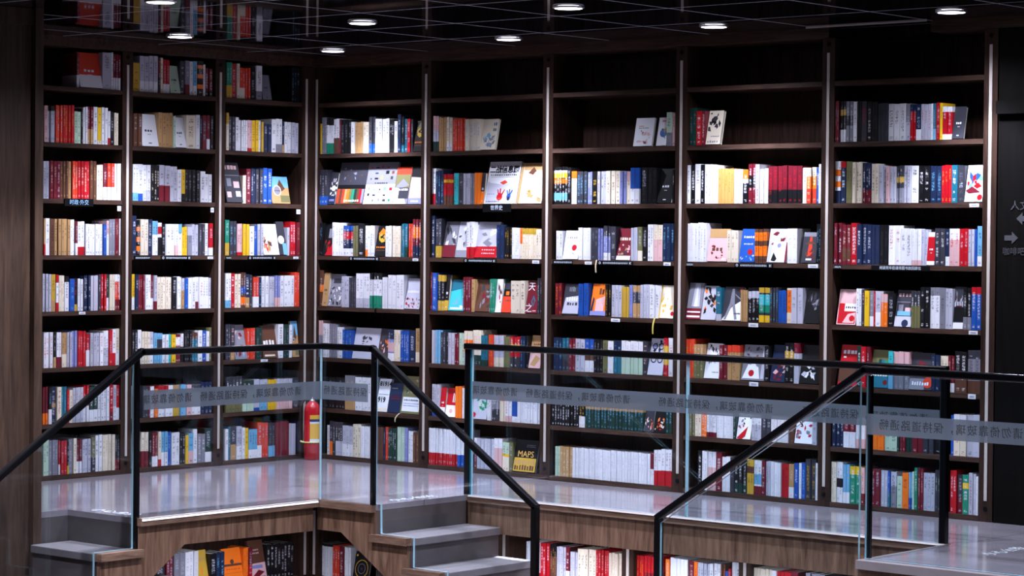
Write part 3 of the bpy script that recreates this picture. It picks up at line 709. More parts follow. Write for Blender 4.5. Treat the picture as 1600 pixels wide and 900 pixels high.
# ---------------------------------------------------------------- books
PAL = {'w': 'dedee8', 'l': 'b4b4c6', 'g': '7c7c8a', 'd': '34343e', 'k': '101014', 'n': '1a2746', 'b': '1c4ea6', 's': '6aa6cc', 't': '1d667e', 'c': '36b4bc', 'r': 'b0101e',
       'm': '6c1626', 'R': 'd03c26', 'o': 'ee721c', 'y': 'c09a34', 'Y': 'deb222', 'e': 'ded2c0', 'a': 'b08a5e', 'u': '5c3a2c', 'p': 'd2a8ac', 'v': '7c82ba', 'G': '1c8266', 'D': '163630', 'M': 'b4ccb8', 'z': '6c6a46', 'i': 'd89a58'}
NAME = {'w': 'white', 'l': 'pale-grey', 'g': 'grey', 'd': 'charcoal', 'k': 'black', 'n': 'navy', 'b': 'blue', 's': 'sky-blue', 't': 'teal', 'c': 'turquoise', 'r': 'red', 'm': 'maroon', 'R': 'vermilion',
        'o': 'orange', 'y': 'mustard', 'Y': 'yellow', 'e': 'cream', 'a': 'tan', 'u': 'brown', 'p': 'pink', 'v': 'lilac', 'G': 'green', 'D': 'dark-green', 'M': 'pale-green', 'z': 'olive', 'i': 'apricot'}
LIN = {k: hexlin(v) for k, v in PAL.items()}
PAGE = hexlin('cfc8bc')
import re
def parse(spec):
    """'w^k15_r30+s40-50*n' -> base, bands [(from top 0..1, to, colour)], print colour"""
    base = spec[0]; bands = []; ink = None
    for m in re.finditer(r'\^([A-Za-z])(\d+)|_([A-Za-z])(\d+)|\+([A-Za-z])(\d+)-(\d+)|\*([A-Za-z])|_([A-Za-z])(?![\d])', spec[1:]):
        if m[1]: bands.append((0.0, int(m[2]) / 100, m[1]))
        elif m[3]: bands.append((1 - int(m[4]) / 100, 1.0, m[3]))
        elif m[5]: bands.append((int(m[6]) / 100, int(m[7]) / 100, m[5]))
        elif m[8]: ink = m[8]
    if ink is None: ink = {'w': 'd', 'l': 'd', 'e': 'u', 'p': 'm', 'M': 'd', 'Y': 'u', 'y': 'u', 's': 'n', 'c': 'n', 'a': 'u'}.get(base, 'l')
    return base, bands, ink
def zones(base, bands):
    cuts = sorted({0.0, 1.0} | {b[0] for b in bands} | {b[1] for b in bands})
    out = []
    for a, b in zip(cuts, cuts[1:]):
        if b - a < 1e-4: continue
        c = base
        for x0, x1, k in bands:
            if x0 - 1e-6 <= a and b <= x1 + 1e-6: c = k
        out.append((a, b, c))
    return out
class BookMesh:
    def __init__(s): s.v = []; s.f = []; s.c = []; s.i = []; s.u1 = []; s.u2 = []
    def quad(s, pts, col, ink=None, cells=None, placev=None):
        n = len(s.v); s.v += pts; s.f.append((n, n + 1, n + 2, n + 3))
        s.c += [col] * 4; s.i += [ink or col] * 4
        s.u1 += cells or [(0, 0)] * 4; s.u2 += placev or [(-1.0, 0)] * 4
    def build(s, name, parent=None):
        me = bpy.data.meshes.new(name); me.from_pydata(s.v, [], s.f)
        a = me.color_attributes.new('base', 'FLOAT_COLOR', 'CORNER'); a.data.foreach_set('color', [x for c in s.c for x in (*c, 1.0)])
        a = me.color_attributes.new('print', 'FLOAT_COLOR', 'CORNER'); a.data.foreach_set('color', [x for c in s.i for x in (*c, 1.0)])
        for nm, d in (('cells', s.u1), ('place', s.u2)):
            l = me.uv_layers.new(name=nm); l.data.foreach_set('uv', [x for p in d for x in p])
        me.materials.append(M['book']); me.update()
        o = bpy.data.objects.new(name, me); COL.objects.link(o)
        if parent: o.parent = parent
        return o
def vary(c, r, k=0.10):
    f = 1 + r.uniform(-k, k); return tuple(min(0.95, x * f) for x in c)
def spine_book(bm, t, h, dp, spec, r, xf=lambda p: p, pages=True):
    """a book standing spine out: x 0..t, y 0..dp (spine at 0), z 0..h"""
    base, bands, ink = parse(spec); c = min(0.0016, t * 0.16); seed = r.random() * 97
    tint = r.uniform(0.92, 1.06); ic = LIN[ink]
    cell = min(0.016, t * 0.8)
    for a, b, k in zones(base, bands):
        col = tuple(min(0.9, x * tint) for x in LIN[k]); z1, z0 = h * (1 - a), h * (1 - b)
        inkc = ic if k != ink else LIN['w' if k in 'dknmDubrG' else 'd']
        va, vb = a * h / cell, b * h / cell
        bm.quad([xf((c, 0, z0)), xf((t - c, 0, z0)), xf((t - c, 0, z1)), xf((c, 0, z1))], col, inkc, [(0, vb), (1, vb), (1, va), (0, va)], [(b, seed), (b, seed), (a, seed), (a, seed)])
        bm.quad([xf((0, c, z0)), xf((c, 0, z0)), xf((c, 0, z1)), xf((0, c, z1))], col)
        bm.quad([xf((t - c, 0, z0)), xf((t, c, z0)), xf((t, c, z1)), xf((t - c, 0, z1))], col)
        bm.quad([xf((0, dp, z0)), xf((0, c, z0)), xf((0, c, z1)), xf((0, dp, z1))], col)
        bm.quad([xf((t, c, z0)), xf((t, dp, z0)), xf((t, dp, z1)), xf((t, c, z1))], col)
    col = LIN[base]
    b_ = 0.0014
    bm.quad([xf((0, 0.001, h)), xf((b_, 0.001, h)), xf((b_, dp, h)), xf((0, dp, h))], col)
    bm.quad([xf((t - b_, 0.001, h)), xf((t, 0.001, h)), xf((t, dp, h)), xf((t - b_, dp, h))], col)
    bm.quad([xf((b_, 0.001, h)), xf((t - b_, 0.001, h)), xf((t - b_, 0.004, h)), xf((b_, 0.004, h))], col)
    bm.quad([xf((0, dp, 0)), xf((t, dp, 0)), xf((t, 0, 0)), xf((0, 0, 0))], col)
    bm.quad([xf((b_, dp, 0)), xf((b_, dp, h)), xf((0, dp, h)), xf((0, dp, 0))], col)
    bm.quad([xf((t, dp, 0)), xf((t, dp, h)), xf((t - b_, dp, h)), xf((t - b_, dp, 0))], col)
    if pages: bm.quad([xf((b_, 0.004, h - 0.003)), xf((t - b_, 0.004, h - 0.003)), xf((t - b_, dp - 0.003, h - 0.003)), xf((b_, dp - 0.003, h - 0.003))], PAGE)
def page_block(t, h, dp, parent):
    b = 0.0015
    return MB().box((b, 0.0042, 0.002), (t - b, dp - 0.003, h - 0.003)).build('page_block', M['pages'], parent)
def face_book(W, h, th, spec, r):
    """a book with its front cover towards the room: cover at y 0, thickness th; x 0..W"""
    bm = BookMesh(); base, bands, ink = parse(spec)
    def Q(a, b, c, d, col): bm.quad([a, b, c, d], col)
    for a, b, k in zones(base, bands):
        col = LIN[k]; z1, z0 = h * (1 - a), h * (1 - b)
        Q((0, 0, z0), (W, 0, z0), (W, 0, z1), (0, 0, z1), col)
        Q((0, th, z0), (0, 0, z0), (0, 0, z1), (0, th, z1), col)
        Q((W, th, z0), (0, th, z0), (0, th, z1), (W, th, z1), col)
    col = LIN[base]; b_ = 0.0018
    for y0, y1 in ((0, b_), (th - b_, th)):
        Q((0, y0, h), (W, y0, h), (W, y1, h), (0, y1, h), col)
        Q((W, y0, 0), (W, y1, 0), (W, y1, h), (W, y0, h), col)
        Q((0, y1, 0), (W, y1, 0), (W, y0, 0), (0, y0, 0), col)
    return bm
def art_mesh(shapes, W, h):
    """printed shapes just proud of the cover: ('r', x0, z0, x1, z1, colour) / ('d', cx, cz, r, colour) / ('p', [(x, z)...], colour), in fractions of the cover"""
    m = BookMesh(); y = -0.0004
    for s in shapes:
        y -= 0.000015
        if s[0] == 'r':
            _, x0, z0, x1, z1, k = s; m.quad([(x0 * W, y, z0 * h), (x1 * W, y, z0 * h), (x1 * W, y, z1 * h), (x0 * W, y, z1 * h)], LIN[k])
        elif s[0] == 'd':
            _, cx, cz, rr, k = s; n = 14
            for i in range(0, n, 2):
                p = [(cx * W, y, cz * h)] + [(cx * W + rr * W * math.cos(2 * PI * (i + j) / n), y, cz * h + rr * W * math.sin(2 * PI * (i + j) / n)) for j in range(3)]
                m.quad(p, LIN[k])
        elif s[0] == 'p':
            _, pts, k = s; q = [(a * W, y, b * h) for a, b in pts]
            if len(q) == 3: q.append(q[2])
            m.quad(q[:4], LIN[k])
        elif s[0] == 't':      # a line of small printed characters
            _, x0, z0, x1, z1, k = s; sd = rnd.random() * 90; n = (x1 - x0) * W / max(1e-4, (z1 - z0) * h)
            m.quad([(x0 * W, y, z0 * h), (x1 * W, y, z0 * h), (x1 * W, y, z1 * h), (x0 * W, y, z1 * h)], LIN['w'], LIN[k], None, None)
            m.c[-4:] = [m.c[-4]] * 4
    return m
def bars(x0, x1, z, hh, k, r, n=6):
    """a broken row of short printed strokes"""
    out = []; x = x0; step = (x1 - x0) / n
    for i in range(n):
        out.append(('r', x, z, x + step * r.uniform(0.5, 0.85), z + hh * r.uniform(0.75, 1.0), k)); x += step
    return out
def blobs(x0, z0, x1, z1, n, cols, r, s=0.05):
    out = []
    for i in range(n):
        cx, cz = r.uniform(x0, x1), r.uniform(z0, z1); a = r.uniform(0, PI); L_ = r.uniform(0.6, 1.8) * s; w_ = L_ * r.uniform(0.3, 0.8)
        ca, sa = math.cos(a), math.sin(a)
        q = [(cx + ca * L_ - sa * w_ * .4, cz + (sa * L_ + ca * w_ * .4) * .7), (cx - sa * w_, cz + ca * w_ * .7), (cx - ca * L_, cz - sa * L_ * .7), (cx + sa * w_, cz - ca * w_ * .7)]
        q = [(min(max(a_, 0.03), 0.97), min(max(b_, 0.03), 0.97)) for a_, b_ in q]
        out.append(('p', q, cols[i % len(cols)]))
    return out
def cover_art(name, base, ink, r):
    k2 = 'w' if base in 'dknmDubrGtR' else ('d' if base != 'd' else 'l')
    S = []
    if name == 'ww2':
        S = [('r', .03, .02, .97, .52, 'l'), ('p', [(.05, .50), (.45, .62), (.95, .52), (.5, .46)], 'w'), ('p', [(.40, .50), (.56, .56), (.66, .50), (.52, .45)], 'R')]
        S += bars(.08, .92, .665, .035, 'd', r, 14) + [('r', .10, .63, .88, .636, 'd')]
        S += [('d', .46, .16, .09, 'r'), ('p', [(.41, .18), (.36, .34), (.39, .34), (.45, .2)], 'r'), ('p', [(.45, .2), (.44, .36), (.48, .36), (.49, .2)], 'r'), ('p', [(.49, .2), (.58, .34), (.61, .33), (.53, .18)], 'r'), ('d', .46, .20, .06, 'r'), ('r', .42, .09, .50, .14, 'R')]
        S += [('d', .75, .17, .065, 'b'), ('p', [(.71, .19), (.66, .31), (.69, .32), (.74, .2)], 'b'), ('p', [(.75, .2), (.83, .33), (.86, .31), (.79, .18)], 'b'), ('p', [(.74, .2), (.74, .34), (.77, .34), (.77, .2)], 'n'), ('d', .75, .12, .05, 'n')]
        S += bars(.06, .30, .22, .02, 'g', r, 4) + bars(.06, .5, .04, .02, 'n', r, 7)
    elif name == 'items':
        S = [('r', 0, .47, 1, 1, 'g')]
        for i in range(5):
            for j in range(7):
                x, z = .08 + i * .18, .06 + j * .132
                if r.random() < 0.85 and not (.40 < z < .52): S.append(('r', x + r.uniform(0, .04), z, x + r.uniform(.06, .13), z + r.uniform(.03, .09), r.choice('dkuRrngwaG') if z > .47 else r.choice('dkGrnlgs')))
        S += bars(.30, .75, .485, .035, 'd', r, 6)
    elif name == 'spines':
        S = [('r', 0, .42, 1, 1, 'd'), ('r', 0, .37, 1, .46, 'k')]
        for i, k in enumerate('RuRaozGDurv'): S.append(('r', .03 + i * .087, .03, .03 + i * .087 + .08, .36, k))
        S += bars(.3, .85, .06, .05, 'e', r, 7) + blobs(.1, .55, .9, .95, 14, 'ugd', r, .05)
    elif name == 'orangetop': S = [('r', 0, .79, 1, 1, 'R'), ('r', 0, .44, 1, .79, 'z'), ('p', [(.02, .45), (.5, .68), (.98, .5), (.5, .44)], 'g'), ('p', [(0, 0), (0, .44), (.5, .40), (.9, 0)], 'e'), ('r', .30, .14, .98, .44, 'd')] + bars(.34, .94, .36, .06, 'w', r, 5)
    elif name == 'pinkcap': S = [('p', [(0, .72), (0, 1), (1, 1), (1, .70)], 'k'), ('p', [(.1, .68), (.2, .72), (.35, .3), (.25, .28)], 'w'), ('p', [(.5, .68), (.56, .7), (.62, .25), (.58, .25)], 'w'), ('p', [(.8, .66), (.86, .68), (.8, .2), (.76, .2)], 'w'), ('r', 0, 0, 1, .16, 'v')] + bars(.2, .8, .05, .05, 'w', r, 5)
    elif name == 'cream': S = [('r', 0, 0, .10, 1, 'a'), ('r', .25, .42, 1, .66, 'w'), ('r', .12, .82, .9, 1, 'a'), ('r', .3, .66, .9, .80, 'e'), ('p', [(.3, .75), (.5, .9), (.62, .8), (.5, .7)], 'u')] + blobs(.2, .05, .9, .38, 10, 'aeo', r, .08) + [('r', .3, .40, .9, .41, 'a')]
    elif name == 'maps': S = [('r', .02, .02, .98, .44, 'y'), ('r', .02, .44, .98, .96, 'k')] + bars(.06, .95, .06, .16, 'u', r, 8) + bars(.06, .95, .24, .15, 'a', r, 9) + bars(.5, .9, .78, .02, 'g', r, 5) + bars(.5, .9, .83, .02, 'g', r, 5)
    elif name == 'years': S = [('r', .05, .52, .95, .53, 'd'), ('r', .05, .46, .55, .465, 'g'), ('r', .05, .03, .95, .12, 'e')]
    elif name == 'tianzhi': S = [('p', [(.40, .35), (.55, .55), (.75, .40), (.62, .2)], 't'), ('p', [(.48, .36), (.56, .46), (.66, .38), (.6, .28)], 'm'), ('p', [(.7, .7), (.92, .8), (.95, .66), (.8, .6)], 'D'), ('r', .60, .06, .9, .09, 'p')]
    elif name == 'labelled': S = [('r', .05, .06, .97, .44, 'w')] + bars(.12, .9, .34, .04, 'd', r, 9) + bars(.1, .92, .26, .02, 'b', r, 12) + bars(.1, .92, .20, .02, 'b', r, 12) + [('d', .5, .62, .12, 'a')] + blobs(.05, .5, .95, .95, 10, 'gDly', r, .06)
    elif name == 'runner': S = [('p', [(0, 0), (.5, .42), (1, .62), (1, 0)], 'w'), ('p', [(.38, .85), (.52, .88), (.60, .5), (.34, .5)], 'g'), ('d', .45, .90, .07, 'g'), ('p', [(.35, .52), (.5, .5), (.22, .02), (.10, .02)], 'g'), ('p', [(.45, .52), (.6, .5), (.80, .04), (.68, .02)], 'g'), ('p', [(.55, .8), (.6, .74), (.9, .6), (.88, .66)], 'g'), ('d', .87, .90, .10, 'r')] + bars(.62, .98, .18, .05, 'd', r, 5)
    elif name in ('seal', 'pinkmap', 'globe', 'greenmap', 'greenteal', 'sealbird'):
        if name == 'pinkmap': S = blobs(.25, .1, .85, .55, 22, 'pppm', r, .07) + bars(.2, .75, .62, .04, 'g', r, 5) + [('r', .2, .7, .45, .72, 'R')]
        elif name == 'globe': S = [('d', .6, .45, .36, 'b')] + blobs(.4, .28, .9, .6, 12, 'GGDa', r, .09) + bars(.35, .85, .84, .08, 'R', r, 4)
        elif name == 'greenmap': S = blobs(.3, .25, .9, .65, 16, 'GMG', r, .09) + bars(.2, .9, .78, .08, 'g', r, 6) + [('d', .14, .13, .14, 'r')]
        elif name == 'greenteal': S = [('r', 0, 0, 1, .30, 't'), ('p', [(0, .65), (0, 1), (1, 1), (1, .75)], 'z'), ('d', .55, .7, .1, 't'), ('r', .35, .6, .5, .75, 'D'), ('d', .80, .14, .12, 'm')] + bars(.1, .9, .30, .10, 'w', r, 6)
        elif name == 'sealbird': S = [('p', [(.05, .05), (.25, .45), (.7, .38), (.8, .05)], 'w'), ('p', [(.3, .4), (.5, .52), (.62, .4), (.5, .3)], 'w'), ('d', .42, .20, .12, 'r'), ('r', .83, .05, .97, .95, 'l')] + blobs(.1, .6, .75, .9, 6, 'du', r, .08)
        else: S = [('d', .68 if base == 'w' else .66, .40 if base == 'w' else .30, .16, 'r')] + bars(.15, .85, .72, .07, 'g' if base == 'w' else 'w', r, 5) + bars(.2, .8, .52, .05, 'l', r, 7) + blobs(.1, .05, .9, .25, 6, 'ls', r, .05)
    elif name in ('photos', 'cars'): S = [('r', .08, .12, .34, .26, 'p'), ('r', .55, .36, .90, .52, 'p'), ('r', .15, .40, .42, .60, 'g'), ('r', .62, .14, .92, .28, 'l'), ('r', .05, .66, .95, .68, 'g')] + bars(.1, .9, .82, .10, 'p', r, 4) + ([('r', 0, 0, 1, .28, 'l'), ('d', .62, .09, .2, 'n'), ('r', .1, .3, .9, .42, 's')] if name == 'cars' else [])
    elif name == 'land': S = [('p', [(0, .55), (0, 1), (1, 1), (1, .6)], 's'), ('p', [(.3, .5), (.55, .9), (.8, .55), (.5, .4)], 'u'), ('d', .36, .48, .22, 'e'), ('d', .36, .48, .18, 'g'), ('r', .5, .05, .98, .3, 'z')] + bars(.22, .52, .45, .05, 'u', r, 4)
    elif name in ('dragon', 'swirl'): S = [('d', .5, .66, .34, 'y'), ('d', .52, .66, .22, 'k'), ('p', [(.1, .75), (.45, .95), (.9, .8), (.5, .72)], 'o' if name == 'dragon' else 'z'), ('p', [(.2, .55), (.5, .62), (.8, .5), (.5, .45)], 'y'), ('d', .38, .72, .1, 'y'), ('d', .66, .66, .1, 'a')] + bars(.08, .9, .27, .06, 'o', r, 5) + bars(.1, .9, .17, .05, 'u', r, 6)
    elif name in ('photo', 'portrait', 'crowd', 'purplefig', 'face', 'cyanart', 'redcity', 'sketch', 'inkart', 'stain', 'rings', 'leafart', 'birds', 'branches', 'branch', 'fruits', 'fruit2', 'blackcover', 'whitefur', 'pinkswirl', 'blackpattern', 'pinkart', 'orangeart', 'redshape', 'redwave', 'redpaper', 'frog', 'lettera', 'redfoot', 'redcorner'):
        D = {'photo': ('dwlk', .1, .05, .9, .6, 26, .09), 'portrait': ('glwd', .15, .30, .9, .9, 12, .14), 'crowd': ('uapd', .08, .06, .92, .5, 24, .07), 'purplefig': ('dumg', .2, .1, .9, .8, 16, .12), 'face': ('ru', .3, .3, .9, .8, 6, .14), 'cyanart': ('sws', .25, .1, .9, .5, 8, .12),
             'redcity': ('rmpg', .05, .02, .95, .35, 26, .07), 'sketch': ('m', .15, .08, .85, .5, 14, .05), 'inkart': ('gsl', .1, .1, .95, .5, 16, .1), 'stain': ('mlp', .1, .1, .9, .8, 10, .12), 'rings': ('kkn', .05, .45, .95, .95, 14, .1), 'leafart': ('YyY', .1, .2, .8, .6, 10, .08), 'birds': ('kd', .1, .45, .95, .92, 12, .12),
             'branches': ('dkg', .1, .45, .95, .95, 22, .08), 'branch': ('d', .35, .45, .65, .7, 6, .07), 'fruits': ('oup', .1, .1, .9, .7, 14, .1), 'fruit2': ('opre', .1, .1, .9, .5, 16, .08), 'blackcover': ('dgd', .1, .3, .9, .8, 14, .12), 'whitefur': ('wlw', .15, .15, .7, .55, 12, .12), 'pinkswirl': ('mpm', .3, .05, .95, .5, 14, .12),
             'blackpattern': ('kkdo', .1, .2, .9, .95, 22, .1), 'pinkart': ('mmp', .1, .1, .9, .9, 14, .1), 'orangeart': ('auR', .1, .08, .6, .6, 10, .12), 'redshape': ('rgd', .1, .4, .9, .9, 10, .08), 'redwave': ('rsb', .1, .35, .9, .7, 10, .14), 'redpaper': ('rrkg', .06, .2, .92, .9, 14, .12), 'frog': ('gml', .1, .4, .9, .9, 14, .1),
             'lettera': ('m', .1, .1, .9, .3, 6, .06), 'redfoot': ('glw', .2, .4, .9, .9, 8, .16), 'redcorner': ('ur', .05, .05, .9, .45, 8, .1)}[name]
        S = blobs(D[1], D[2], D[3], D[4], D[5], D[0], r, D[6])
        if name == 'redfoot': S += [('r', 0, 0, 1, .31, 'r')] + bars(.3, .9, .2, .04, 'p', r, 6) + bars(.3, .9, .1, .04, 'p', r, 7)
        if name == 'redcorner': S += [('p', [(.25, 0), (1, .45), (1, .0), (.6, 0)], 'r'), ('r', .4, .55, .75, .85, 'g')]
        if name == 'portrait': S += [('r', 0, 0, 1, .34 if base == 'g' else .2, 'm' if base == 'g' else 'g')]
        if name == 'redshape': S += [('p', [(0, .02), (.75, .5), (.62, .1), (.4, 0)], 'r')]
        if name == 'redwave': S += [('p', [(0, .30), (.35, .42), (.85, .26), (.2, .22)], 'm'), ('d', .84, .12, .15, 'r')]
        if name == 'lettera': S += bars(.1, .9, .40, .16, 'w', r, 4) + [('r', .1, .05, .8, .10, 'e'), ('p', [(.1, .3), (.5, .36), (.9, .3), (.5, .2)], 'a')]
        if name == 'leafart': S += [('r', 0, 0, .06, 1, 'Y'), ('d', .9, .14, .12, 'r')]
        if name == 'rings': S += [('d', .30, .78, .18, 'k'), ('d', .30, .78, .12, 'v'), ('d', .72, .78, .18, 'k'), ('d', .72, .78, .12, 'l'), ('d', .30, .42, .18, 'k'), ('d', .30, .42, .12, 'l'), ('d', .72, .42, .18, 'k'), ('d', .72, .42, .12, 'l')]
        if name == 'cyanart': S += [('p', [(0, .62), (0, 1), (1, 1), (1, .75)], 't'), ('r', .1, .04, .9, .1, 'w')]
        if name == 'sketch': S += bars(.2, .8, .32, .10, 'u', r, 3) + [('r', .72, .04, .9, .10, 'w'), ('r', 0, .72, 1, 1, 'a')]
        if name == 'pinkart': S += [('p', [(.15, 0), (.25, .62), (.95, .62), (.95, 0)], 'w'), ('p', [(.2, .05), (.3, .3), (.5, .1), (.4, .02)], 'k'), ('d', .55, .5, .1, 'v'), ('r', .9, 0, 1, .6, 'm')]
        if name == 'frog': S += [('r', 0, 0, 1, .15, 'w'), ('r', 0, .18, 1, .52, 'k')] + bars(.1, .9, .55, .1, 'l', r, 5)
        if name == 'crowd': S += bars(.1, .9, .62, .10, 'e', r, 5) + [('r', 0, 0, 1, .13, 'w')]
        if name == 'redcity': S += bars(.1, .9, .52, .09, 'w', r, 8)
        if name == 'birds': S += bars(.1, .9, .05, .06, 'g', r, 5) + bars(.3, .9, .22, .03, 'g', r, 6)
        if name == 'branches': S += [('r', 0, 0, 1, .36, 'w')] + bars(.5, .95, .16, .03, 'd', r, 6)
        if name == 'photo': S += [('r', .2, .72, .9, .86, 'd')]
        if name == 'inkart': S += bars(.72, .95, .78, .12, 't', r, 2) + bars(.72, .95, .60, .12, 't', r, 2)
    elif name == 'cog': S = [('d', .6, .5, .30, 'e')] + [('p', [(.6 + .30 * math.cos(a), .5 + .2 * math.sin(a)), (.6 + .5 * math.cos(a - .12), .5 + .32 * math.sin(a - .12)), (.6 + .5 * math.cos(a + .12), .5 + .32 * math.sin(a + .12)), (.6 + .3 * math.cos(a + .2), .5 + .2 * math.sin(a + .2))], 'w') for a in [i * PI / 5 for i in range(10)]] + [('r', 0, 0, 1, .26, 'n')] + bars(.2, .9, .09, .08, 'v', r, 5)
    elif name == 'disc': S = [('d', .4, .45, .42, 'e'), ('r', .5, .0, 1, .35, 's')]
    elif name == 'pinkred': S = [('r', 0, .65, .95, 1, 'p'), ('r', .05, .03, .95, .6, 'r'), ('r', .35, .38, 1, .60, 'w'), ('r', .5, .62, 1, .82, 'p'), ('p', [(.3, .05), (.55, .3), (.95, .35), (.9, .05)], 'p'), ('d', .78, .18, .14, 'r')] + bars(.4, .95, .46, .06, 'd', r, 5)
    elif name == 'bluebook': S = [('d', .45, .42, .22, 'p'), ('r', .3, .05, .6, .15, 's')] + bars(.3, .6, .7, .2, 'l', r, 2)
    elif name == 'redtitle': S = bars(.12, .9, .78, .10, 'w', r, 4) + [('r', .15, .68, .3, .72, 'w'), ('r', 0, .1, 1, .45, 'u'), ('r', 0, 0, 1, .1, 'r')]
    elif name == 'redwhite': S = [('r', 0, 0, 1, .40, 'w'), ('d', .5, .2, .16, 'p')] + bars(.55, .85, .5, .4, 'w', r, 2)
    elif name == 'purpleboat': S = [('r', 0, 0, .68, .3, 'g'), ('d', .82, .2, .22, 'R'), ('p', [(.1, .5), (.4, .8), (.9, .6), (.5, .4)], 'm')] + bars(.12, .9, .12, .10, 'w', r, 7)
    elif name == 'salmon': S = [('p', [(.15, .12), (.2, .95), (.95, .95), (.9, .12)], 'o'), ('p', [(.3, .12), (.3, .5), (.85, .62), (.85, .12)], 'p'), ('r', .0, 0, 1, .14, 'v'), ('p', [(.0, .14), (.12, .6), (.2, .5), (.15, .14)], 'n')] + bars(.45, .8, .66, .22, 'u', r, 2)
    elif name == 'whiteletters': S = [('p', [(.02, .03), (.12, .55), (.95, .62), (.98, .03)], 'l')] + bars(.2, .9, .44, .14, 'w', r, 5) + bars(.25, .9, .30, .10, 'd', r, 4) + bars(.3, .7, .75, .16, 'g', r, 4)
    elif name == 'redstrip': S = [('r', 0, 0, 1, .30, 'm'), ('r', .05, .05, .95, .1, 'w'), ('r', .05, .18, .95, .22, 'w'), ('p', [(.3, .35), (.4, .98), (.75, .98), (.85, .35)], 'l'), ('p', [(.45, .35), (.52, .9), (.62, .9), (.7, .35)], 'w')]
    elif name == 'blackred': S = [('r', 0, 0, 1, .52, 'R'), ('r', .25, .56, .6, .68, 'o'), ('r', .1, .75, .9, .95, 'd')] + bars(.3, .9, .36, .05, 'u', r, 4)
    elif name == 'parch': S = [('r', 0, 0, 1, .45, 'p'), ('p', [(.1, .1), (.5, .4), (.9, .3), (.5, .05)], 'a')] + bars(.2, .8, .7, .06, 'u', r, 4)
    elif name == 'golddark': S = blobs(.1, .05, .9, .5, 14, 'yoa', r, .12) + bars(.2, .9, .72, .10, 'a', r, 4) + [('r', .1, .2, .9, .3, 'o')]
    elif name == 'orangecover': S = [('r', 0, .50, 1, .56, 'u'), ('r', 0, .30, 1, .305, 'u'), ('d', .5, .62, .10, 'u')] + bars(.15, .9, .40, .03, 'R', r, 6)
    elif name == 'pinkfoot': S = [('p', [(0, 0), (0, .42), (1, .44), (1, 0)], 'p'), ('r', .05, .3, .8, .38, 'v'), ('r', .1, .04, .9, .1, 'd'), ('p', [(.1, .12), (.5, .26), (.9, .2), (.5, .1)], 'm')] + bars(.1, .7, .74, .04, 'p', r, 6) + bars(.1, .7, .66, .04, 'p', r, 5)
    elif name == 'ring': S = [('d', .5, .4, .42, 'y'), ('d', .5, .4, .39, 'k'), ('d', .5, .4, .24, 'g'), ('d', .5, .4, .22, 'k'), ('d', .12, .85, .05, 'Y'), ('d', .5, .4, .06, 'd')] + bars(.2, .8, .05, .05, 'y', r, 5)
    elif name == 'navy': S = [('r', .1, .45, .9, .48, 'm'), ('r', .1, .80, .6, .84, 'g')] + bars(.15, .85, .52, .05, 'm', r, 4)
    elif name == 'redfig': S = [('p', [(.35, .2), (.45, .85), (.6, .85), (.7, .25)], 'R'), ('p', [(.1, .6), (.4, .7), (.65, .7), (.9, .62)], 'u'), ('r', .3, .08, .7, .14, 'w'), ('r', 0, .86, 1, 1, 'g')] + blobs(.1, .15, .9, .4, 8, 'um', r, .08)
    elif name == '': S = bars(.25, .75, .45, .07, k2, r, 3) + [('r', .4, .36, .6, .375, k2), ('r', .4, .08, .6, .11, k2)]
    return S

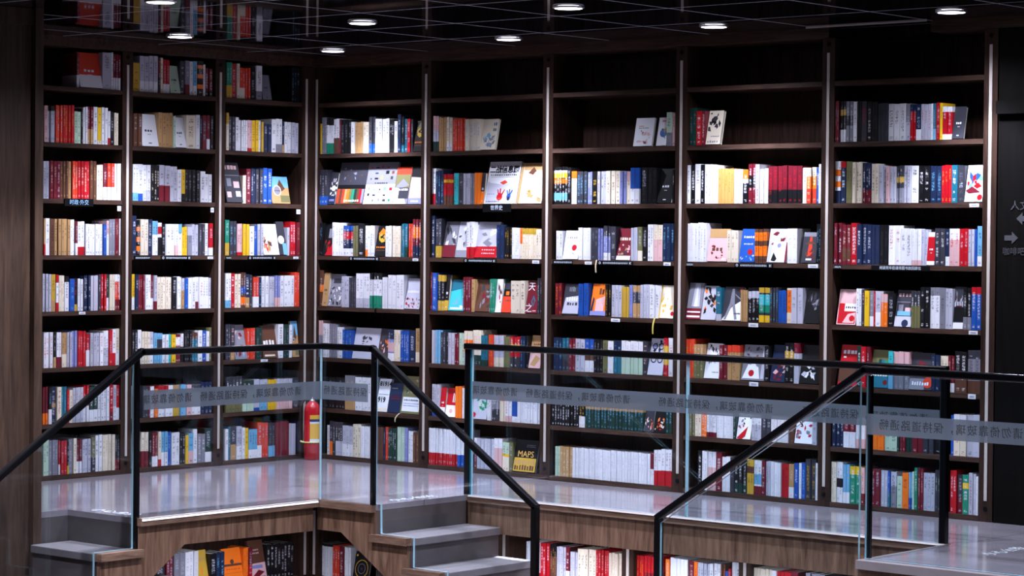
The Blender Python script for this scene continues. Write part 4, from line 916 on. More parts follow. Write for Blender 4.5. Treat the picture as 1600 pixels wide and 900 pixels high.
ROWS = '''
A 3 1|1567,1619,207,m_w34*w,3|1620,1635,216,w,1|1636,1702,212,l,1|1703,1865,206,R_w36,1,red face-out book with pale foot|1866,1886,198,m_w36,1
A 2 1|856,910,169,m_k18*w,2|911,929,190,w,1|930,977,208,k+o12-22+o38-50+o68-80,1|978,1009,205,s_w28,1|1010,1036,201,w,1|1037,1073,204,g_m30,1|1074,1110,199,d,1|1111,1188,168,M,1,pale leaning book with plain cover|1192,1241,201,r_w28,2|1242,1266,209,e,1|1266,1285,205,m_k50,1|1286,1352,217,l_w30,2|1353,1421,212,l_w30,2|1422,1472,167,y,1
A 1 1|129,194,218,k*s,3|366,440,157,g,1,grey leaning book beside an empty stretch|450,499,209,w_g25*k,1|500,540,200,k,1|541,582,191,R,2|583,632,188,R_e35,2|633,657,212,e,1|658,693,208,r,1|693,743,215,G_y35,2
A 3 2|1583,1614,188,e,2|1615,1643,192,k,1|1644,1663,195,w_r20,1|1664,1707,214,w,2|1708,1735,213,e+Y0-90,1|1735,1765,215,w,1|1766,1808,215,m_a40,2|1809,1842,211,w,2|1843,1857,201,k,1|1858,1906,182,M*k,2|1906,1987,217,r*y,4|1988,2040,212,R,3|2041,2095,206,l^k14,3|2095,2121,206,p,1
A 2 2|848,870,202,k,1|871,897,206,m_w30,1|898,930,204,m*s,1|931,951,199,k*s,1|951,984,204,w,1|985,1060,200,e,1|1061,1145,184,w,1,white face-out book with black ribbon|1147,1165,189,M,1|1166,1277,205,a*u,4|1278,1402,193,w,1,white face-out book with small title on second shelf|1406,1466,193,u,2
A 1 2|133,191,192,l,2|192,253,192,w,3|254,273,197,n_a25,1|274,328,211,w_g25*k,2|328,366,204,w,1|367,430,174,n,2|431,451,184,y,1|452,470,192,w,1|470,526,192,Y*u,2|527,570,192,p_r10,2|571,637,188,w*k,4|638,665,204,w,1|666,720,206,d,2|721,743,228,e^y30,1
A 3 3|1556,1611,213,w,3|1611,1664,214,R_w35,2|1665,1692,212,m_w35*w,1|1692,1745,203,e,2|1745,1791,223,u*a,2|1792,1877,221,r*e,4|1877,1920,217,R*e,3|1921,1942,214,a,1|1943,2000,216,u*a,3|2000,2026,215,m,1|2027,2076,216,m*p,2|2077,2121,212,l,2
A 2 3|853,910,171,w,2|911,950,186,w,1|951,981,191,k,1|982,1068,194,k*g,3|1069,1097,193,Y_k25,1|1098,1131,191,w,1|1132,1186,208,l,2|1187,1267,214,l_m44*u,2|1268,1335,214,k*e,3|1336,1393,212,w_l30,2|1394,1429,215,w_b20*k,1|1430,1472,215,w_s22*k,2
A 1 3|202,357,171,a~land,1,tan face-out book with pale oval badge|362,435,220,b*w,2|436,492,214,d,2|493,534,214,n*w,2|535,572,213,m*w,1|572,600,171,e,1|600,733,251,d~photos,1,tall charcoal face-out book with photo tiles
A 3 4|1554,1571,213,w,1|1572,1600,213,m*p,1|1600,1646,210,g,2|1647,1666,200,w^p40,1|1666,1690,180,b,1|1691,1822,179,w*k,7|1823,1877,193,w_r25,2|1878,1896,195,m_w35,1|1897,1930,205,w,2|1931,2039,206,a*k,5|2040,2076,207,u*k,1|2077,2107,209,w,1|2108,2122,206,a_r30,1
A 2 4|845,878,194,r_w24,1|878,907,193,w,1|908,958,188,d,2|959,1009,186,l,2|1010,1045,171,l_g70,1|1046,1088,169,Y,2|1088,1121,187,w^s30,1|1121,1147,186,w_p32,1|1148,1215,186,w,2|1216,1244,187,k,1|1244,1272,193,w+r12-35_k55,1|1273,1316,204,w^s40,2|1317,1352,212,n,1|1353,1410,213,e,2|1411,1437,208,k+o20-32+o48-62+o74-88,1|1437,1470,232,n*w,1
A 1 4|116,148,208,m*a,1|149,199,212,r*w,2|200,223,175,l,1|224,288,211,d~disc,1,dark face-out book with pale half disc|292,423,195,w~orangeart,1,white face-out book with rusty orange drawing|427,475,194,l,2|475,506,183,b,1|506,545,180,w,1|546,598,194,Y*a,2|599,651,194,p_r10,2|651,707,210,d*s,2|708,744,216,G_y35,1
A 3 5|1553,1568,204,w_m30,1|1569,1601,208,R^w20_m30*w,2|1602,1643,210,e,2|1644,1663,209,D_w35,1|1664,1701,211,r*w,2|1701,1720,209,d,1|1721,1782,203,l*p,3|1783,1833,204,n*w,3|1834,1872,184,w,2|1873,1897,188,k_y20*r,1|1897,1933,185,b*s,1|1934,1965,198,w^k16,1|1966,2013,205,e,3|2014,2034,209,w^r22_r24,1|2034,2065,211,y_a30,1|2065,2120,213,l,3
A 2 5|856,875,184,l_w40,1|876,922,188,w,2|923,952,189,w*r,1|952,982,187,w_m22,1|983,1038,185,w*k,2|1039,1065,183,b*s,1|1066,1089,182,l_a60,1|1090,1128,192,w,2|1129,1165,190,k,1|1166,1283,190,e,5|1283,1305,201,l_m24,1|1305,1327,201,m_w33,1|1327,1373,207,w,2|1374,1421,204,m*p,3|1422,1447,207,n,1|1448,1470,209,Y_w35,1
A 1 5|113,162,215,R,2|163,281,195,w,4|282,325,193,v_p30,2|326,378,189,l,2|379,438,190,w,2|439,463,184,n*s,1|464,514,188,R_w35,2|515,536,201,d,1|537,573,205,n_a30*w,1|573,614,213,u+b40-60+o70-92,2|615,662,207,e,2|662,695,210,r*w,1|695,741,210,w_s22,2
A 3 6|1553,1589,212,e_w40,1|1589,1614,209,w_r34,1|1614,1641,206,r,1|1642,1686,201,w_l50,2|1687,1713,190,w*r,1|1714,1782,191,l,3|1783,1809,185,r_w50,1|1810,1872,205,r*p,3|1873,1914,206,v,2|1914,1947,200,l,2|1948,1987,198,a_e38,2|1988,2027,202,w_m30,2|2028,2048,202,k_a30,1|2049,2118,201,w*r,3
A 2 6|845,867,203,z,1|867,888,181,w,1|889,921,186,b*w,1|921,956,187,w,1|956,1004,175,t^u22,2|1005,1070,189,k*g,3|1071,1091,171,w_k55,1|1092,1131,168,m+w10-40*w,2|1132,1165,167,Y,1|1166,1189,170,c,1|1190,1233,168,w,2|1234,1275,178,s+d20-55,2|1276,1303,180,s,1|1304,1334,187,w^l40,1|1335,1396,190,e,3|1397,1424,201,w,1|1425,1467,204,k*l,2
A 1 6|90,174,227,a~land,1,tall tan face-out book beside the corner post|178,200,205,w,1|200,249,208,D*g,2|250,295,211,w,1|296,420,205,u~lettera,1,brown face-out book with bold white letters|426,485,194,D*g,2|486,556,191,R,3|556,655,214,g~stain,1,purplish grey face-out book under the handrail|659,694,217,d_a22*p,1|695,733,220,d,2
A 3 7|1558,1586,203,r_w35,1|1587,1611,204,l_w40,1|1612,1639,207,r_m24*w,1|1639,1723,208,w,4|1724,1787,203,D_w34*w,2|1788,1826,210,r_w44,2|1827,1907,200,l,4|1907,1931,188,e,1|1932,1948,191,r,1|1949,1989,210,t*s,2|1989,2021,209,e*m,1|2022,2057,210,n+a44-55,1|2058,2081,211,k_w40*s,1|2081,2116,212,m_o30*k,2
A 2 7|842,930,193,n,3|931,1004,181,w^d25,3|1005,1044,183,p,1|1044,1097,185,s,2|1098,1149,185,a_y50,1|1150,1189,185,w,1|1190,1267,185,w^r22*k,3|1268,1293,169,o,1|1294,1329,183,w,2|1330,1345,186,m,1|1345,1390,189,d,2|1422,1465,190,w,2
A 1 7|109,170,192,d,1|171,305,189,p^l30*e,5|305,376,189,Y,3|377,447,192,s^l30,2|448,494,194,l_b10,1|494,592,193,M^D30*w,3|593,730,218,z^d40*d,5
A 3 8|1546,1594,205,k_m30,2|1595,1686,209,e*a,4|1687,1736,211,w,2|1737,1770,201,z_d42,1|1771,1837,192,l,3|1837,1874,192,m_w35,2|1875,1899,201,e,1|1899,1931,198,g,1|1932,1946,185,k_y26,1|1947,1989,191,r,2|1990,2003,194,r_w30,1|2004,2070,200,g,3|2071,2114,205,M,2
A 2 8|834,894,204,D_w30,1|895,958,175,g*w,2|959,991,205,w,1|991,1031,183,s_p42,1|1031,1054,173,Y,1|1055,1097,189,k,2|1098,1160,192,w,2|1161,1192,196,b*s,1|1192,1241,203,s_w40,2|1242,1267,205,e_r20,1|1268,1314,205,m_w30*p,2|1315,1336,207,k,1|1337,1391,209,e_m46,2|1435,1463,186,w,1
A 1 8|138,193,196,l*p,3|194,312,213,m*u,4|313,373,212,d_s32*g,2|374,429,215,R,2|430,466,218,R_w35,1|466,539,179,s_w30,3|539,567,189,Y*k,1|567,589,193,w,1|590,639,203,l_w40,2|640,686,203,d_a46,1|687,708,205,t,1|709,733,191,w,1
B 1 2|29,52,191,Y,1|53,100,231,g,2|100,154,225,w^k20_G30,3|155,208,219,w_u45,2|209,225,215,m,1|226,315,212,k*g,3|316,344,195,w,1|345,412,195,a*u,3|413,466,193,e,2|467,524,223,d_b25*g,2|525,641,208,w,4|642,684,203,k*w,2|685,714,191,w,1|714,742,232,n,1|743,767,216,k_t20,1|768,793,203,t,1|794,821,202,r,1|822,840,199,d,1|847,917,191,k~swirl,1,black face-out book with gold scroll pattern
B 2 2|1008,1058,215,l^p40_D28*m,3|1059,1121,204,a*u,3|1121,1170,203,e_w22*u,2|1171,1271,194,R*p,5|1272,1390,189,e*s,4|1392,1510,186,e~inkart,1,cream face-out book with blue ink painting
B 1 3|39,107,220,d_b25*l,3|110,171,205,d~cog,1,dark face-out book with white cog shape|177,420,270,u~spines,1,brown face-out book with painted row of spines|423,674,266,w~items,1,white face-out book with rows of small pictures|679,800,233,g~orangetop,1,grey face-out book with orange top and black label|805,917,234,p~pinkcap,1,pink face-out book with dark cap
B 2 3|996,1035,218,w_r30,1|1035,1102,204,n*s,3|1103,1176,182,r+Y18-28_u30*k,3|1177,1223,189,c*k,2|1224,1263,188,d,1|1263,1318,186,l,3|1318,1350,184,g,2|1351,1393,187,o*y,2|1396,1424,186,d_o40,1,narrow dark face-out book with orange foot|1429,1675,255,w~ww2,1,large white face-out book with red and blue pens|1682,1873,244,e~cream,1,yellow cream face-out book beside the bright post
B 3 3|1957,2065,215,k+w10-16+Y16-30+o32-45+s70-90*w,5|2066,2096,209,k,1|2097,2137,188,w^o22,1|2137,2216,185,d*s,3|2217,2252,182,v*w,2|2253,2292,186,k*y,1|2292,2355,187,l,3|2355,2452,186,e,3|2453,2498,183,v*n,2|2498,2526,183,e^p30,1|2527,2594,203,w^b58,2|2595,2645,204,k*l,1|2646,2715,201,k*d,2|2718,2818,195,k,1,black face-out book between black volumes|2819,2835,189,k,1
B 4 3|2921,2946,212,w,1|2946,2979,212,k*w,1|2980,3019,217,w,1|3020,3047,214,k*w,1|3048,3093,214,w,2|3093,3137,210,w*r,2|3138,3243,189,i*o,5|3244,3297,186,w,2|3298,3333,183,w^o28_k60*w,1|3334,3384,214,m+k30-60*w,2|3385,3412,210,l*m,1|3413,3464,187,w*b,2|3465,3686,201,m_k36*r,7|3687,3714,188,w,1|3714,3774,190,o^e25_R40*e,2|3775,3791,187,b*w,1|3792,3809,206,w,1
B 5 3|3886,3926,219,w+o20-35+o48-62_n30,2|3926,3957,218,n^r15*w,1|3958,3998,218,z*d,2|3999,4058,213,e*u,3|4059,4116,209,n_m34*w,3|4117,4161,202,e,2|4162,4206,193,l,2|4207,4227,190,p,1|4227,4263,189,l,2|4264,4309,191,d+y30-45_g40,2|4309,4353,191,l,2|4354,4397,190,w*k,1|4397,4466,189,k*w,2|4467,4532,189,n*s,2|4532,4589,191,r*y,3|4590,4624,190,t*w,1|4624,4665,187,d,1|4668,4768,189,w~redwave,1,white face-out book with red badge and waves
B 3 2|2546,2676,162,w~pinkmap,1,white leaning face-out book with pink map|2708,2776,161,w~globe,1,white face-out book with green globe|2777,2813,187,M_g40,1|2814,2836,183,p*u,1
B 4 2|2933,2984,207,D*g,2|2985,3021,188,r*w,1|3022,3048,188,m*p,1|3050,3146,189,e~birds,1,cream face-out book with black bird silhouettes
B 5 2|3883,3915,217,m,2|3916,3953,214,k+y20-35_w30,2|3954,3996,213,d^g35_g40*w,2|3997,4022,209,w,1|4023,4051,210,k*d,2|4052,4083,209,d*r,1|4083,4111,206,k*w,1|4112,4149,203,k*d,2|4149,4210,197,d*k,3|4211,4318,190,w*k,3|4318,4347,189,g_l50,1|4347,4378,185,r^n20,2|4379,4409,184,n_w30,1|4409,4465,183,l*r,3|4466,4478,185,w,1|4478,4493,186,t_s30,1|4493,4519,189,r,1|4520,4536,186,Y*u,1|4537,4588,169,r^w16_w16,2|4590,4655,166,d,1,dark grey face-out book next to red spines
B 1 4|33,63,206,k*s,2|66,156,201,k~redcorner,1,black face-out book with red corner|157,246,208,w,4|247,339,189,n^b15+r20-45_w25*w,3|340,383,189,z*u,2|384,439,205,k*w,1|440,460,190,w_o22,1|461,525,190,w,3|526,620,186,k~dragon,1,black face-out book with golden dragon|621,674,190,w,2|675,749,189,e*a,3|750,784,203,t,2|785,811,203,t_D30,1|811,849,203,R,2|850,920,231,m+o20-50_n30*w,3
B 2 4|971,1031,252,n~bluebook*w,1|1032,1087,234,d_y30,2|1091,1196,218,g~portrait,1,grey face-out book with crimson foot|1201,1287,218,l~portrait,1,pale grey face-out portrait book|1287,1352,216,w_r31,3|1355,1529,216,l~redfoot,1,wide pale face-out book with red lower band|1529,1585,201,n*b,2|1586,1649,187,k*y,3|1650,1705,181,w*b,3|1706,1728,179,e^o50,1|1729,1834,179,e^y20*y,5|1834,1879,175,e,2
B 3 4|1983,2034,165,w,2|2038,2151,167,w~seal,1,white face-out book with round red seal|2151,2247,184,w*l,3|2248,2300,185,d*g,2|2301,2335,181,v*n,2|2336,2388,195,v^d30_w22*w,3|2388,2429,192,d,1|2432,2531,182,m~crowd,1,dark red face-out book with crowd picture|2532,2585,186,l*s,3|2586,2617,190,z_e30,1|2618,2649,190,k,1|2650,2696,206,w*k,2|2697,2759,203,p^e40*a,2|2760,2838,211,n*s,3
B 4 4|2919,2981,211,w*p,3|2981,3060,214,w*g,4|3067,3200,182,p~sketch,1,dusty pink face-out book with line drawing|3201,3277,173,e,3|3281,3382,183,b~seal,1,royal blue face-out book with red seal|3383,3459,183,u+o10-35+o50-80*k,3|3464,3590,184,l~pinkart,1,pale face-out book with pink and black art|3591,3659,187,w*l,2|3685,3776,165,d~redfig,1,dark face-out book with red figure|3777,3807,211,k*s,2
B 5 4|3890,3937,216,m*w,2|3937,3992,208,m+u60-90*e,2|3993,4033,216,r*w,1|4034,4117,210,n*w,3|4118,4173,207,n*d,2|4174,4226,206,k*d,2|4227,4293,204,w*r,2|4294,4359,189,w*k,2|4360,4419,186,w_p14*l,3|4420,4452,183,l*b,2|4453,4498,168,r^w14_w12,1,small red face-out book with white zigzag ends|4499,4556,189,d*w,2|4557,4581,188,n_w25,1|4582,4642,189,p^w30*r,2|4642,4693,190,r,2|4694,4726,187,l*k,2|4727,4741,187,b*n,1|4742,4772,202,s_w25,1
B 1 5|36,66,228,u+o40-60,1|68,117,211,a,1,narrow tan face-out book by the corner|121,238,206,g~photo,1,grey face-out book with monochrome photograph|239,307,193,l,3|308,366,187,d*g,3|366,489,213,w_l28*g,4|490,587,217,w^k18_G36*k,4|588,642,192,w*l,3|642,781,208,w*g,4|783,909,189,l~redcity,1,pale grey face-out book with red city skyline
B 2 5|987,1016,229,m*p,1|1017,1053,227,b*w,1|1054,1110,216,k^y18_y28,2|1113,1145,217,k_y28,1,narrow black face-out book with gold foot|1150,1268,189,c~cyanart,1,cyan face-out book with pale picture|1269,1329,206,m*l,3|1330,1358,194,a,1|1361,1473,190,u~purplefig,1,purplish face-out book with dark portrait|1473,1519,198,G*w,3|1522,1568,197,w~face,1,narrow white face-out book with face picture|1571,1645,185,k~blackred,1,black and red face-out book|1645,1752,191,e*d,3|1757,1846,193,m~tianzhi,1,maroon face-out book with white brush characters|1847,1882,210,d,2
B 3 5|1979,2030,183,m*o,2|2035,2157,180,d~whiteletters,1,dark face-out book with white block letters|2158,2231,185,b*n,2|2242,2356,184,o~salmon,1,orange face-out book with blue arch|2356,2396,185,k*y,2|2396,2470,181,l*k,3|2470,2526,172,y*a,3|2527,2552,183,v*b,1|2553,2609,182,d^a20_a45,2|2609,2670,187,l*g,3|2671,2736,185,w,2|2739,2839,186,e~leafart,1,cream face-out book with yellow leaves
B 4 5|2924,3025,204,g~redstrip,1,grey face-out book with red foot strip|3030,3127,189,l~blackpattern,1,pale face-out book with black and orange pattern|3128,3166,181,t_l20*w,1|3169,3296,187,d~runner,1,dark teal face-out book with grey walking figure|3297,3342,171,a*u,3|3342,3419,185,k+l10-30*w,3|3419,3487,187,d^y15+c20-50+G50-72_Y20,2|3488,3538,188,d*s,3|3539,3594,175,b*n,2|3595,3626,187,e+o5-70*o,1|3627,3697,188,l*g,2|3712,3805,188,k~blackcover,1,black face-out book beside the post
B 5 5|3912,4029,188,p~pinkred,1,pink and red face-out book with white label|4030,4065,194,w,2|4066,4085,191,d*p,1|4085,4112,184,Y*u,1|4113,4138,184,g_w28,1|4138,4149,183,r*p,1|4149,4184,183,l_w40,1|4185,4223,169,o^p25,2|4224,4263,175,k,1|4265,4364,191,d~cars,1,dark blue face-out book with vintage car|4365,4419,188,z^d40*d,3|4420,4474,211,k*w,2|4475,4531,210,w^g20*d,2|4532,4565,208,g*d,1|4566,4608,207,l,2|4610,4668,215,d~frog,1,dark patterned face-out book with white foot|4668,4714,212,k_g30*w,2|4715,4772,217,b^r17*w,2
B 1 6|26,70,231,g^p40,2|71,135,213,w*m,3|136,199,212,g*l,3|200,246,193,w,2|247,335,178,b*s,4|338,555,195,l~branch,1,pale grey face-out book with thin branch drawing|560,643,195,d~fruits,1,dark face-out book with orange fruit|644,695,193,v^n30+p40-70_w25,2|695,749,190,e,2|750,826,190,b*w,5|826,874,192,n,1|875,915,206,a_e30,1
B 2 6|1011,1045,201,l*p,2|1045,1088,201,s*l,2|1089,1148,191,d*l,3|1149,1198,188,l*m,2|1198,1233,183,m*w,2|1234,1280,189,M,2|1281,1341,204,o^e25_l40*w,3|1342,1414,211,e*p_D30,3|1415,1466,184,t_D20*k,2|1467,1511,189,R*y,2|1511,1588,187,l_e30*v,4|1589,1642,182,z*d,2|1643,1721,183,r+Y25-45_d35*w,3|1722,1760,188,n*s,2|1761,1784,191,k*e,1|1787,1876,194,a~parch,1,amber face-out book leaning at the shelf end
B 3 6|1969,2041,189,n*s,3|2042,2091,188,d^t40*s,2|2092,2142,189,m*p,2|2143,2209,187,l,2|2209,2275,187,b_w35+u50-65,2|2276,2341,187,k*g,3|2342,2377,185,z*d,1|2378,2417,182,w*g,1|2417,2474,186,t^n30*s,2|2475,2626,187,M^w40*l,5|2626,2660,189,d*p,1|2663,2768,207,l~rings,1,pale face-out book with dark ring pattern|2769,2805,212,r+Y20-70,2|2806,2840,213,w*r,1
B 4 6|2927,2983,213,R*y,3|2984,3051,188,z^a50*e,3|3055,3156,194,w~branches,1,white face-out book with black branches|3157,3211,187,m*p,2|3212,3297,189,a^R20*m,3|3303,3454,194,g~sealbird,1,grey face-out book with white bird and red seal|3455,3489,192,k,1|3494,3587,200,n~pinkswirl,1,dark navy face-out book with pink swirl|3588,3647,215,k+y20-40*w,2|3648,3679,214,l^m25*g,1|3684,3805,207,k~whitefur,1,black face-out book with white tuft
B 5 6|3924,4041,218,r~redtitle,1,bright red face-out book with white title|4042,4066,213,D*w,1|4067,4097,212,r*w,1|4098,4117,212,m,1|4120,4234,198,G~greenteal,1,green and teal face-out book with yellow top|4234,4261,194,c_s40,1|4262,4353,193,p_g45*l,3|4357,4488,192,d~purpleboat,1,purplish dark face-out book with pink corner|4489,4536,186,n,2|4537,4586,183,e,2|4587,4622,184,m_w25*p,2|4622,4695,208,u^k60*w,2|4696,4772,216,g^d20_u30*d,2
B 1 7|46,274,197,k*g,8|275,363,213,a^g40*y,2|364,505,207,w*k,5|548,644,205,w~years,1,white face-out book with large black year numbers|649,750,183,n~navy,1,navy face-out book in front of the number book|756,914,232,z~labelled,1,mossy face-out book with white lower label
B 2 7|1014,1080,193,l_b22,3|1083,1125,175,r_w32,1,narrow red face-out book with white foot|1129,1212,176,r~redwhite,1,red face-out book with white lower label|1213,1263,190,o*y,2|1264,1278,181,w,1|1342,1461,183,l~greenmap,1,pale face-out book with green map and red seal|1462,1496,171,w*k,2|1497,1556,171,g^w30_d40*w,3|1557,1610,171,e^o30*p,3|1611,1658,173,w*r_p20,2|1658,1705,174,w+b20-80,2|1706,1764,176,w*l,3|1765,1875,179,w*b,6
B 3 7|1964,2166,144,k*w,10|2167,2215,154,k_w42*y,2|2216,2636,160,D^a32*s,19|2641,2704,166,d~fruit2,1,dark face-out book with small orange flowers|2709,2795,170,k~fruit2,1,black face-out book with colourful flowers|2796,2840,168,D*s,2
B 4 7|2959,2994,137,z,2|2994,3037,137,e*r,2|3037,3077,136,o*w,2|3078,3140,136,w_m20,4|3141,3255,137,w*l,5|3256,3275,139,D,1|3278,3369,141,w~redshape,1,white face-out book with red wedge|3370,3437,140,l^w40*k,3|3438,3504,139,d,2|3505,3614,139,w*p,3|3615,3651,139,u,1|3657,3769,143,w~redpaper,1,white face-out book with red newspaper blocks|3770,3800,142,l,1
B 5 7|3896,3964,162,n*w,3|3965,4038,160,w^m48*p,2|4038,4091,162,w_p30*l,3|4132,4211,161,o*R,2|4212,4290,163,M,2|4291,4305,164,D,1|4306,4341,165,m*p,2|4342,4382,166,D*k,2|4382,4445,167,m*p,2|4445,4506,168,d*l,2|4507,4561,171,k,1|4602,4622,204,b,1|4622,4694,210,e^w40*r,2|4694,4770,212,l*k,2
B 1 8|115,139,185,w,1|140,169,213,d_o40,1|170,196,209,d,1|197,260,207,l^d56,3|260,349,190,l_w40*g,3|350,420,207,e*k,3|421,495,195,w*l,3|496,525,195,d,1|556,613,199,u*d,3|614,629,197,n,1|630,655,203,R,1|656,727,199,D*w,4|728,792,209,M*w,2|793,820,208,v,1|821,862,189,w,2|863,909,183,u*a,2
B 2 8|995,1230,219,w_r33*l,13|1230,1276,216,w_b33*s,2|1361,1385,182,m^w30,1|1386,1524,181,l*w,5|1525,1584,189,p^w30*l,2|1585,1638,170,Y^M40_e50,2|1638,1667,170,z,1|1670,1844,191,k~maps,1,black and gold face-out atlas
B 3 8|1991,2029,173,M,2|2029,2126,174,a*e,4|2126,2685,173,w*l,28|2685,2715,177,w^m50,2|2716,2767,199,w_r42*m,2|2768,2843,204,w_r42*m,3
B 4 8|3022,3049,214,k*w,1|3050,3083,213,w,2|3084,3138,212,p^w40*l,2|3139,3178,212,m*w,1|3179,3235,191,w*l,2|3236,3265,189,d,1|3266,3346,183,k*w_D30,3|3347,3394,187,y+u20-40*k,2|3394,3446,186,w+s40-70_m25,2|3446,3469,186,m*l,1|3470,3504,186,l*d,2|3505,3572,184,w*l,3|3573,3621,180,r*k,2|3622,3655,181,a_w32*p,1|3656,3682,188,b*w,1|3683,3701,190,w*s,1|3702,3728,191,b*s,1|3729,3793,214,d*y,2|3794,3808,197,w,1
B 5 8|3886,3922,211,e*k,2|3923,3964,212,w+k40-62_w30,2|3964,4005,202,s_w28*l,2|4006,4076,198,G^Y22*w,2|4077,4096,193,p_m30,1|4132,4191,190,m*l,2|4192,4236,188,l*w,2|4237,4253,184,b_t40,1|4254,4288,184,g^l40*d,1|4289,4321,164,M*k,1|4322,4360,184,o*m,1|4361,4384,189,s_b30*w,2|4385,4397,194,M,1|4398,4416,215,G*w,1|4416,4449,215,m*p,2|4450,4517,194,l*d,3|4518,4547,214,d*M,2|4548,4565,210,m*p,1|4604,4644,218,r*w,2|4645,4676,197,d_m40,1|4677,4712,198,G+Y20-35*w,1|4713,4737,211,l*m,1|4737,4754,207,l*w,1|4755,4769,195,w,1
LA 1 1|132,358,212,k*w,8|358,478,244,u~pinkfoot,1,brown face-out book with pink foot under the platform|481,510,209,m_r50,1|510,549,210,o*R,2|549,697,215,o~orangecover,1,orange face-out book under the platform|700,766,204,n*s,2|767,819,200,k,1|820,906,225,y~golddark,1,gold and black face-out book under the platform|910,1013,227,w*l,3|1014,1101,229,g,2|1102,1162,218,m,2|1163,1235,215,d*l,1
LB 1 1|54,174,200,w^k8*l,4|175,239,192,R*w,3|240,276,194,m*w,1|277,331,191,w*l,3|354,484,174,k~ring,1,black face-out book with yellow rings
LB 3 1|1742,1811,231,w,4|1811,1840,230,w_r25,1|1841,1909,231,r*w,3|1910,1962,229,u^k30*a,3|1963,2030,221,l*k,4|2030,2058,225,m_w40,1|2059,2112,200,l*v,3|2113,2248,223,e*k,5|2249,2342,229,r*p,5|2343,2426,221,e*p,4
LB 4 1|2524,2586,225,r*o,3|2587,2673,227,m^r40*R,4|2733,2760,222,o,1|2761,2884,233,w*e,5|2885,2918,227,m*p,1|2919,2945,226,o*r,1|2946,3029,224,l,4|3030,3098,229,w*k,3|3099,3127,231,u*o,2|3128,3149,196,b,1|3150,3168,210,r,1|3169,3219,246,w,2
LB 5 1|3313,3427,231,e*l,6|3428,3457,229,w,1|3458,3544,228,r*w,4|3545,3593,233,m*w,2|3641,3759,238,g*w,4
'''
books = []   # every book of the photograph
for line in ROWS.strip().split('\n'):
    head, *items = line.split('|'); wall, bay, row = head.split(); bay = int(bay); row = int(row)
    seq = 0
    zs = shelf_z(row) if wall[0] != 'L' else LOW_Z[(wall, bay)]
    for it in items:
        p = it.split(','); u0, u1, h = int(p[0]) / 1000, int(p[1]) / 1000, int(p[2]) / 1000; spec = p[3]; n = int(p[4]); h = min(h, 0.220 if row == 1 and wall[0] != 'L' else 0.258 if row == 8 else 0.283); 
        if wall in BAY:
            lo = POST0[wall] + BAY[wall] * (bay - 1) + 0.0395; hi = lo + BAY[wall] - 0.079
            if bay == 1: lo = {'A': 0.1155, 'B': 0.0365}[wall]
            u0 = max(u0, lo); u1 = min(u1, hi)
        if wall == 'LB': u0 = max(u0, {1: 0.084, 4: 2.532}.get(bay, 0))
        desc = ','.join(p[5:])
        if desc:
            art = ''
            if '~' in spec: spec, art = spec.split('~'); art = art.split('*')[0]
            if '*' in spec: spec = spec.split('*')[0]
            seq += 1
            books.append(dict(w=wall, bay=bay, row=row, seq=seq, u0=u0, u1=u1, h=h, spec=spec, art=art, desc=desc, z=zs, face=True))
        else:
            cut = [u0 + (u1 - u0) * k / n for k in range(n + 1)]
            if wall[-1] == 'A': pass
            for k in range(n):
                seq += 1
                hh = h + rnd.uniform(-0.0025, 0.0015) if n > 1 else h
                books.append(dict(w=wall, bay=bay, row=row, seq=seq, u0=cut[k] + 0.0005, u1=cut[k + 1] - 0.0005, h=hh, spec=spec, art='', desc='', z=zs, face=False))
# the 300 that show largest are things of their own
def shown(b):
    a = (b['u1'] - b['u0']) * b['h'] * (1.0 if b['w'][-1] == 'B' else 0.95)
    if b['face']: a += 10
    if b['w'][0] == 'L': a *= 0.45
    return a * (1 + 0.05 * b['bay'] if b['w'] == 'B' else 1)
rank = sorted(range(len(books)), key=lambda i: -shown(books[i]))
for i in rank[:300]: books[i]['own'] = True
SHELF = ['', 'topmost', 'second', 'third', 'fourth', 'fifth', 'sixth', 'seventh', 'bottom']
def bay_words(b):
    if b['w'] == 'A': return ['', 'innermost', 'middle', 'outermost'][b['bay']] + ' short-wall bay'
    if b['w'] == 'B': return ['', 'first', 'second', 'third', 'fourth', 'last'][b['bay']] + ' long-wall bay'
    if b['w'] == 'LA': return 'case under the short platform edge'
    return {1: 'case under the corner stair', 3: 'first case under the long edge', 4: 'second case under the long edge', 5: 'third case under the long edge'}[b['bay']]
def look(b):
    base, bands, ink = parse(b['spec'])
    s = NAME[base]
    foot = [k for a, c, k in bands if c == 1.0 and a > 0.01]; top = [k for a, c, k in bands if a == 0.0]; mid = [k for a, c, k in bands if a > 0 and c < 1]
    if foot: s += ' book with %s foot' % NAME[foot[0]]
    elif top: s += ' book with %s top' % NAME[top[0]]
    elif mid: s += ' book with %s band' % NAME[mid[0]]
    else: s += ' book'
    return s
used = set()
stuff = BookMesh()
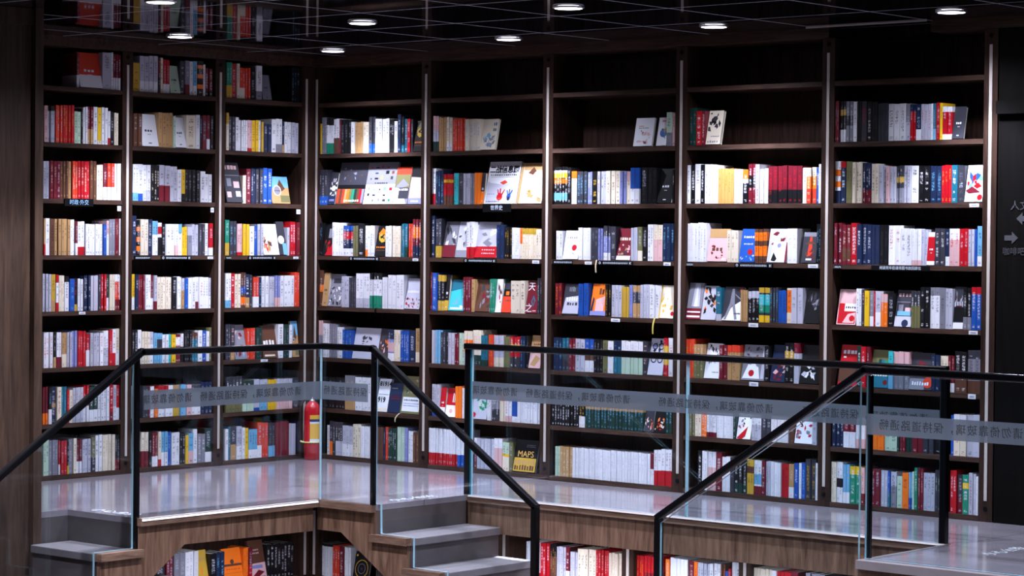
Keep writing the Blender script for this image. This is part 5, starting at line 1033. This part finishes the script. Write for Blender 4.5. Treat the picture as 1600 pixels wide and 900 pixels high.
for b in books:
    r = random.Random(hash((b['w'], b['bay'], b['row'], b['seq'])) & 0xffff if False else (ord(b['w'][-1]) * 7919 + b['bay'] * 613 + b['row'] * 97 + b['seq'] * 31 + len(b['w'])))
    t = b['u1'] - b['u0']; h = b['h']
    low = b['w'][0] == 'L'
    if b['face']:
        th = r.uniform(0.014, 0.022); lean = math.radians(12 if t > 0.06 else 7)
        if h > 0.24: lean = math.radians(13)
        while h * math.cos(lean) + 0.02 > (0.262 if b['row'] == 8 else 0.286): h -= 0.002
        loc, rz = place(b['w'], b['u0'], b['u1'], b['z'] + th * math.sin(lean) + 0.0006, 0.006)
        o = face_book(t, h, th, b['spec'], r).build('face_out_book')
        o.location = loc; o.rotation_euler = (-lean, 0, rz)
        tag(o, b['desc'], 'book', 'books displayed cover out')
        MB().box((0.002, 0.0019, 0.002), (t - 0.003, th - 0.0019, h - 0.003)).build('page_block', M['pages'], o)
        S = cover_art(b['art'], parse(b['spec'])[0], None, r)
        if S: art_mesh(S, t, h).build('cover_art', o)
        if b['art'] == 'ww2': lettering('title_lettering', '\u4e8c\u6218\u4fe1\u606f\u56fe', 0.047, M['ink'], o, (t / 2, -0.0017, h * 0.80), (PI / 2, 0, 0), 0.95, bold=0.0013)
        if b['art'] == 'maps': lettering('title_lettering', 'MAPS', 0.052, M['gold'], o, (t / 2, -0.0017, h * 0.55), (PI / 2, 0, 0))
        if b['art'] == 'tianzhi':
            lettering('title_lettering', '\u5929', 0.055, M['white'], o, (t * 0.32, -0.0017, h * 0.80), (PI / 2, 0, 0)); lettering('title_lettering', '\u4e4b', 0.055, M['white'], o, (t * 0.28, -0.0017, h * 0.14), (PI / 2, 0, 0))
        if b['art'] == 'years':
            lettering('title_lettering', '81914', 0.040, M['ink'], o, (t * 0.05, -0.0017, h * 0.84), (PI / 2, 0, 0), 1.0, 'LEFT', bold=0.0012); lettering('title_lettering', '919', 0.044, M['ink'], o, (t * 0.05, -0.0017, h * 0.36), (PI / 2, 0, 0), 1.0, 'LEFT', bold=0.0012)
        continue
    dp = min(0.17 if low else 0.19, max(0.10, h * 0.68)); d = r.uniform(0.004, 0.016)
    loc, rz = place(b['w'], b['u0'], b['u1'], b['z'] + 0.0004, d)
    if b.get('own'):
        bm = BookMesh(); spine_book(bm, t, h, dp, b['spec'], r, pages=False)
        o = bm.build('book'); o.location = loc; o.rotation_euler = (0, 0, rz)
        page_block(t, h, dp, o)
        lab = '%s, %s from corner on %s shelf, %s' % (look(b), ORD[min(b['seq'], 40)], SHELF[b['row']], bay_words(b))
        if low: lab = '%s, %s from corner, %s' % (look(b), ORD[min(b['seq'], 40)], bay_words(b))
        tag(o, lab, 'book', 'books standing spine out')
    else:
        mt = Matrix.Translation(loc) @ Matrix.Rotation(rz, 4, 'Z')
        spine_book(stuff, t, h, dp, b['spec'], r, xf=lambda p, mt=mt: tuple(mt @ Vector(p)))
o = stuff.build('packed_books'); tag(o, 'remaining thin books packed spine out along all the shelves', 'books', None, 'stuff')
